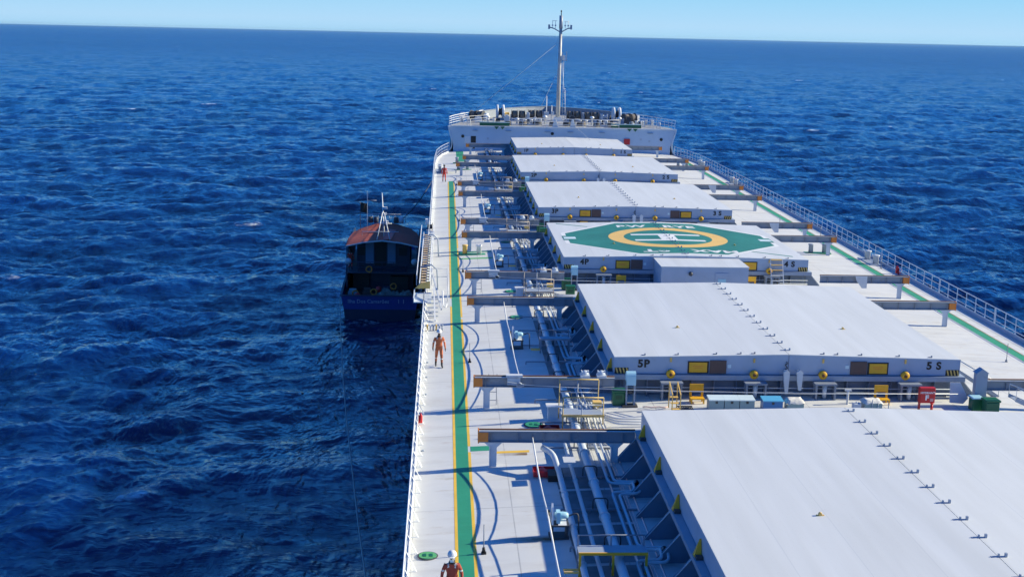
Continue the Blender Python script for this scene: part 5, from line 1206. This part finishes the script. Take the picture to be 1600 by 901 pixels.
MB().box(BX - 2.6, BX - 1.2, 109.8, 110.19, -6.8, -5.3).build('cabin_locker', M_BDK, boat); MB().box(BX + .6, BX + 2.2, 109.6, 110.19, -6.8, -5.6).build('cabin_locker', M_BDK, boat)
# roof
mb = MB(); prof = [(-3.15, -.62), (-3.05, -.5), (-1.6, -.18), (0, 0), (1.6, -.18), (3.05, -.5), (3.15, -.62)]
secs = [(107.7, 1.0, -2.12), (111.5, 1.0, -2.0), (113.5, .93, -1.9), (115.3, .72, -1.8), (116.2, .6, -1.85)]
for k in (0, 1):
    vs = [(BX + x * w_, y, zr + z * (.8 + .2 * w_) - (.06 if k else 0)) for y, w_, zr in secs for x, z in prof]; q = len(prof)
    fs = [(r * q + i, r * q + i + 1, (r + 1) * q + i + 1, (r + 1) * q + i) for r in range(len(secs) - 1) for i in range(q - 1)]
    mb.add(vs, fs if k == 0 else [f[::-1] for f in fs])
roof = mb.build('roof', M_ROOF, boat)
mb = MB()
for (x0, z0), (x1, z1) in zip(prof[1:-2], prof[2:-1]): mb.bar((BX + x0, 107.68, -2.14 + z0), (BX + x1, 107.68, -2.14 + z1), .08, .1)
mb.build('roof_edge', M_PIPEL, roof)
mb = MB().add([(BX + .05, 107.8, -2.08), (BX + .75, 108.3, -2.1), (BX + 1.0, 112.8, -2.02), (BX + .1, 112.8, -1.9)], [(0, 1, 2, 3)]); mb.add([(BX + .05, 107.8, -2.10), (BX + .75, 108.3, -2.12), (BX + 1.0, 112.8, -2.04), (BX + .1, 112.8, -1.92)], [(3, 2, 1, 0)]); mb.build('sunlit_streak', M_PINK, roof)  # paler quad paints a sunlit streak onto the roof
for sg in (-1, 1):
    for y in (107.8, 110.0):
        MB().bar((BX + sg * 3.0, y, bsh(y)), (BX + sg * 2.98, y, -2.7), .1, .1).build('roof_post', M_CAB, boat)
for z in (ZU + .5, ZU + .95): MB().tube((BX - 3.0, 107.7, z), (BX + 3.0, 107.7, z), .03).build('deck_rail', M_CAB, boat)
for k in range(7): MB().tube((BX - 3.0 + k, 107.7, ZU + .1), (BX - 3.0 + k, 107.7, ZU + .95), .025).build('rail_post', M_CAB, boat)
# rail on the roof, mast, antennas
mst = MB().tube((BX + .1, 109.5, -2.2), (BX - .1, 109.5, 1.7), .08, .04, 8).build('mast', M_WHITE, boat)
for p0, p1, nm_ in (((BX - .25, 109.3, -.9), (BX + .75, 109.3, -.9), 'crossarm'), ((BX - .45, 108, -2.1), (BX - .05, 109.4, .0), 'mast_leg'), ((BX + .65, 108, -2.1), (BX + .1, 109.4, .0), 'mast_leg')): MB().tube(p0, p1, .04).build(nm_, M_WHITE, mst)
MB().box(BX + .0, BX + .35, 109.4, 109.6, .3, .5).box(BX + .05, BX + .3, 109.4, 109.6, -.2, .0).box(BX + .2, BX + .45, 109.3, 109.6, -1.0, -.7).build('mast_lamps', M_WHITE, mst)
MB().tube((BX - 1.5, 112, -2.1), (BX - 1.5, 112, 1.3), .012).box(BX - 1.53, BX - 1.47, 111.97, 112.03, .5, 1.5).tube((BX - 1.5, 112, .7), (BX - .7, 112, .7), .015).build('antenna', M_PIPEL, boat)
MB().path([(BX - 1.7, 107.9, -1.75), (BX - 1.7, 107.9, -1.4), (BX + 1.4, 107.9, -1.4)], .03, 6).build('roof_rail', M_PIPEL, roof)
for k in range(8): 
    x = BX - 1.75 + k * .5; MB().tube((x, 116, -1.85), (x, 116, -1.1), .025).build('front_rail_post', M_PIPE, roof)
MB().tube((BX - 1.8, 116, -1.1), (BX + 1.8, 116, -1.1), .025).tube((BX - 1.8, 116, -1.45), (BX + 1.8, 116, -1.45), .02).build('front_rail', M_PIPE, roof)
for x, c_ in ((-1.4, M_DARK), (-.9, M_CAB), (.9, M_DARK), (1.35, M_PIPE)): MB().lathe((BX + x, 115.4, -1.8), [(.22, 0), (.24, .2), (.2, .55)], 'z', 12).build('roof_drum', c_, roof)
# flag
fl = MB().tube((BX - 2.2, 113.5, -2.2), (BX - 2.2, 113.5, .35), .022); fl.build('flag_pole', M_DARK, boat)
mb = MB(); vs = []
for i_ in range(9):
    for j_ in range(5): vs.append((BX - 2.17 + .6 * i_ / 8, 113.5 + .07 * math.sin(i_ * 1.1 + j_ * .4), .3 - .85 * j_ / 4 - .12 * i_ / 8))
mb.add(vs, [(i_ * 5 + j_, i_ * 5 + j_ + 1, (i_ + 1) * 5 + j_ + 1, (i_ + 1) * 5 + j_) for i_ in range(8) for j_ in range(4)], True); tag(mb.build('flag', M_BLACK, origin=(BX - 2.17, 113.5, 0)), 'small dark flag flying at the left side of the fishing boat roof', 'flag')
# lamps, fenders and gear
for x in (-2.85, 2.75): MB().lathe((BX + x, 107.5, -3.9), [(.05, .12), (.25, .05), (.28, -.03), (.02, -.04)], 'y', 14).build('flood_lamp', M_PIPEL, boat)
for k, y in enumerate((106.0, 108.5, 111.0, 113.8)):
    o_ = MB().lathe((BX + bhw(y) + .27, y, -6.6), [(.25, -.18), (.48, -.16), (.55, 0), (.48, .16), (.25, .18)], 'x', 18).build('tyre_fender', M_BLACK, origin=(BX + bhw(y) + .3, y, -6.6)); tag(o_, 'black tyre fender between the fishing boat and the ship, %s from the stern' % ('first', 'second', 'third', 'fourth')[k], 'fender', 'black tyre fenders')
mb = MB(); rg = np.random.default_rng(4); n = 26; vs = []
for j_ in range(n + 1):
    for i_ in range(n + 1):
        u, v_ = i_ / n, j_ / n; e = min(u, 1 - u, v_, 1 - v_) * 5; hgt = min(1, e) * (.5 + .28 * math.sin(u * 9 + v_ * 3) * math.sin(v_ * 7) + .16 * rg.normal())
        vs.append((BX - .6 + 3.5 * u, 104.25 + 3.2 * v_, -6.8 + max(0, hgt) * .9))
mb.add(vs, [(j_ * (n + 1) + i_, j_ * (n + 1) + i_ + 1, (j_ + 1) * (n + 1) + i_ + 1, (j_ + 1) * (n + 1) + i_) for j_ in range(n) for i_ in range(n)], True)
o_ = mb.build('net_pile', M_NET, origin=(BX + 1, 106, -6.8)); tag(o_, 'heap of grey-green fishing nets on the right of the boat stern deck', 'net')
for k, (x, y, z, m_, w_) in enumerate(((-2.1, 105.2, -6.2, M_ORG, 'left of the net pile'), (-1.9, 104.7, -6.3, M_RED, 'at the left stern corner'), (-.6, 105.6, -6.15, M_ORG, 'in the middle of the stern deck'), (-.2, 106.0, -6.0, M_RED, 'resting against the nets'), (1.0, 106.8, -5.9, M_ORG, 'behind the net pile'), (-1.1, 107.6, -4.6, M_ORG, 'hanging on the upper deck rail'))):
    o_ = MB(); c0 = Vector((BX + x, y, z)); ring = [c0 + Vector((.24 * math.cos(a), .08 * math.sin(a * 2), .24 * math.sin(a))) for a in np.linspace(0, 2 * math.pi, 17)]
    if m_ is M_ORG: o_.path(ring, .065, 8)
    else: o_.lathe(c0, [(.02, -.28), (.2, -.2), (.27, 0), (.2, .2), (.02, .28)], 'z', 14)
    o_ = o_.build('life_ring' if m_ is M_ORG else 'float', m_, origin=c0); tag(o_, '%s %s on the fishing boat' % ('orange life ring' if m_ is M_ORG else 'round red float', w_), 'life ring' if m_ is M_ORG else 'float')
for k, (x, y, w_) in enumerate(((-2.4, 106.4, 'left'), (-1.2, 106.9, 'middle'), (.4, 107.6, 'right'))):
    o_ = MB().box(BX + x - .4, BX + x + .4, y - .3, y + .3, -6.85, -6.3).box(BX + x - .3, BX + x + .3, y - .2, y + .2, -6.3, -6.05).build('fish_crate', (M_TEAL, M_BROWN, M_CAB)[k], origin=(BX + x, y, -6.85), bevel=.03); tag(o_, 'dark stacked crate at the %s of the fishing boat stern deck' % w_, 'crate', 'dark crates on the fishing boat')
person('person in a red top standing on the left of the fishing boat upper deck', (BX - 2.75, 108.6, ZU + .1), R(20), M_COV3, .02, helmet=False)
# mooring ropes
pts = [(-23.43, 103.16, -6.2), (-22.83, 96.19, -6.9), (-21.55, 82.11, -7.0), (-20.66, 73.06, -6.8), (-19.6, 62.77, -6.3), (-18.62, 52.87, -5.4), (-17.76, 44.54, -4.4)]
cur = []
for a, b in zip(pts[:-1], pts[1:]):
    for k in range(4): cur.append(Vector(a).lerp(Vector(b), k / 4))
cur.append(Vector(pts[-1]))
o_ = MB().path(cur, .035, 6).build('mooring_rope', M_ROPE, origin=cur[0]); tag(o_, 'long pale rope trailing from the fishing boat stern corner back along the ship', 'rope')
a = Vector((-16.2, 127.2, .6)); b = Vector((-18.8, 115.4, -1.5)); cur = [a.lerp(b, k / 12) - Vector((0, 0, .35 * math.sin(math.pi * k / 12))) for k in range(13)]
o_ = MB().path(cur, .05, 6).build('mooring_rope', M_DARK, origin=a); tag(o_, 'dark rope from the ship rail down to the bow side of the fishing boat roof', 'rope')

rgf = random.Random(11)
for k in range(16):
    side = -1 if k % 2 else 1; x = side * (1.8 + (k // 2) * 1.25); y = 168.3 + rgf.uniform(-.8, 1.6)
    c0 = Vector((x, y, FZ)); w_ = rgf.uniform(.25, .5); h_ = rgf.uniform(.45, 1.0)
    ordn = ('first', 'second', 'third', 'fourth', 'fifth', 'sixth', 'seventh', 'eighth')[k // 2]
    if k % 3 == 0: o_ = MB().box(x - w_, x + w_, y - .3, y + .3, FZ, FZ + h_).box(x - w_ * .6, x + w_ * .6, y - .2, y + .2, FZ + h_, FZ + h_ + .15).build('gear_locker', (M_DARK, M_PIPEL)[(k // 3) % 2], origin=c0, bevel=.03); nm_ = 'locker'
    elif k % 3 == 1: o_ = MB().lathe(c0, [(.12, 0), (.12, h_), (.26, h_ + .02), (.3, h_ + .14), (.2, h_ + .28), (.05, h_ + .3)], 'z', 14).build('mushroom_vent', M_WHITE, origin=c0); nm_ = 'vent'
    else: o_ = MB().lathe(c0 + Vector((0, 0, .4)), [(.3, -w_), (.3, -w_ + .04), (.18, -w_ + .05), (.2, 0), (.18, w_ - .05), (.3, w_ - .04), (.3, w_)], 'x', 16).box(x - .3, x + .3, y - .25, y + .25, FZ, FZ + .14).build('hose_reel', M_DARK, origin=c0); nm_ = 'reel'
    tag(o_, '%s %s counting outward from the mast on the %s forecastle' % (ordn, {'locker': 'gear locker or item', 'vent': 'item, a mushroom vent,', 'reel': 'item, a dark hose reel,'}[nm_], 'port' if side < 0 else 'starboard'), nm_, 'small gear in a row across the forecastle')

# ------------------------------------------------------------------ sea air
hm = bpy.data.materials.new('haze_air'); hm.use_nodes = True; hn = hm.node_tree.nodes; hn.clear()
pv = hn.new('ShaderNodeVolumePrincipled'); pv.inputs['Color'].default_value = (.50, .82, 1.0, 1); pv.inputs['Density'].default_value = 1.6e-5; pv.inputs['Anisotropy'].default_value = 0.2
ho = hn.new('ShaderNodeOutputMaterial'); hm.node_tree.links.new(pv.outputs[0], ho.inputs['Volume'])
hz_ = MB().box(-44000, 44000, -44000, 44000, -12, 40); hz_.v = [Vector((q.x, q.y, q.z - 0.008256 * (q.y - 100))) for q in hz_.v]
hz_ = hz_.build('haze', hm); hz_['kind'] = 'stuff'

# heaps of mooring line and a second row of rails on the forecastle
for k in range(8):
    x = -6.8 + k * 1.9; y = 165.0 + (k % 3) * .5; r0 = .42 + .08 * (k % 3)
    pts = [(x + r0 * math.cos(a) * (1 - .04 * a / 6), y + r0 * math.sin(a), FZ + .07 + .035 * a / 2) for a in np.linspace(0, 2 * math.pi * 4, 60)]
    o_ = MB().path(pts, .06, 6).build('rope_coil', MATS['old_rope'] if k % 2 else M_DARK, origin=(x, y, FZ)); tag(o_, '%s coil of dark mooring line from the port side along the forecastle edge' % ('first', 'second', 'third', 'fourth', 'fifth', 'sixth', 'seventh', 'eighth')[k], 'rope', 'coils of mooring line')
railing([(-12.6, 164.6), (-9.4, 168.6)], 'inner white railing slanting across the port side of the forecastle', zf=fcz, m=M_WHITE, h=1.0, spacing=1.2)
railing([(10.6, 167.4), (12.6, 164.6)], 'inner white railing slanting across the starboard side of the forecastle', zf=fcz, m=M_WHITE, h=1.0, spacing=.9)
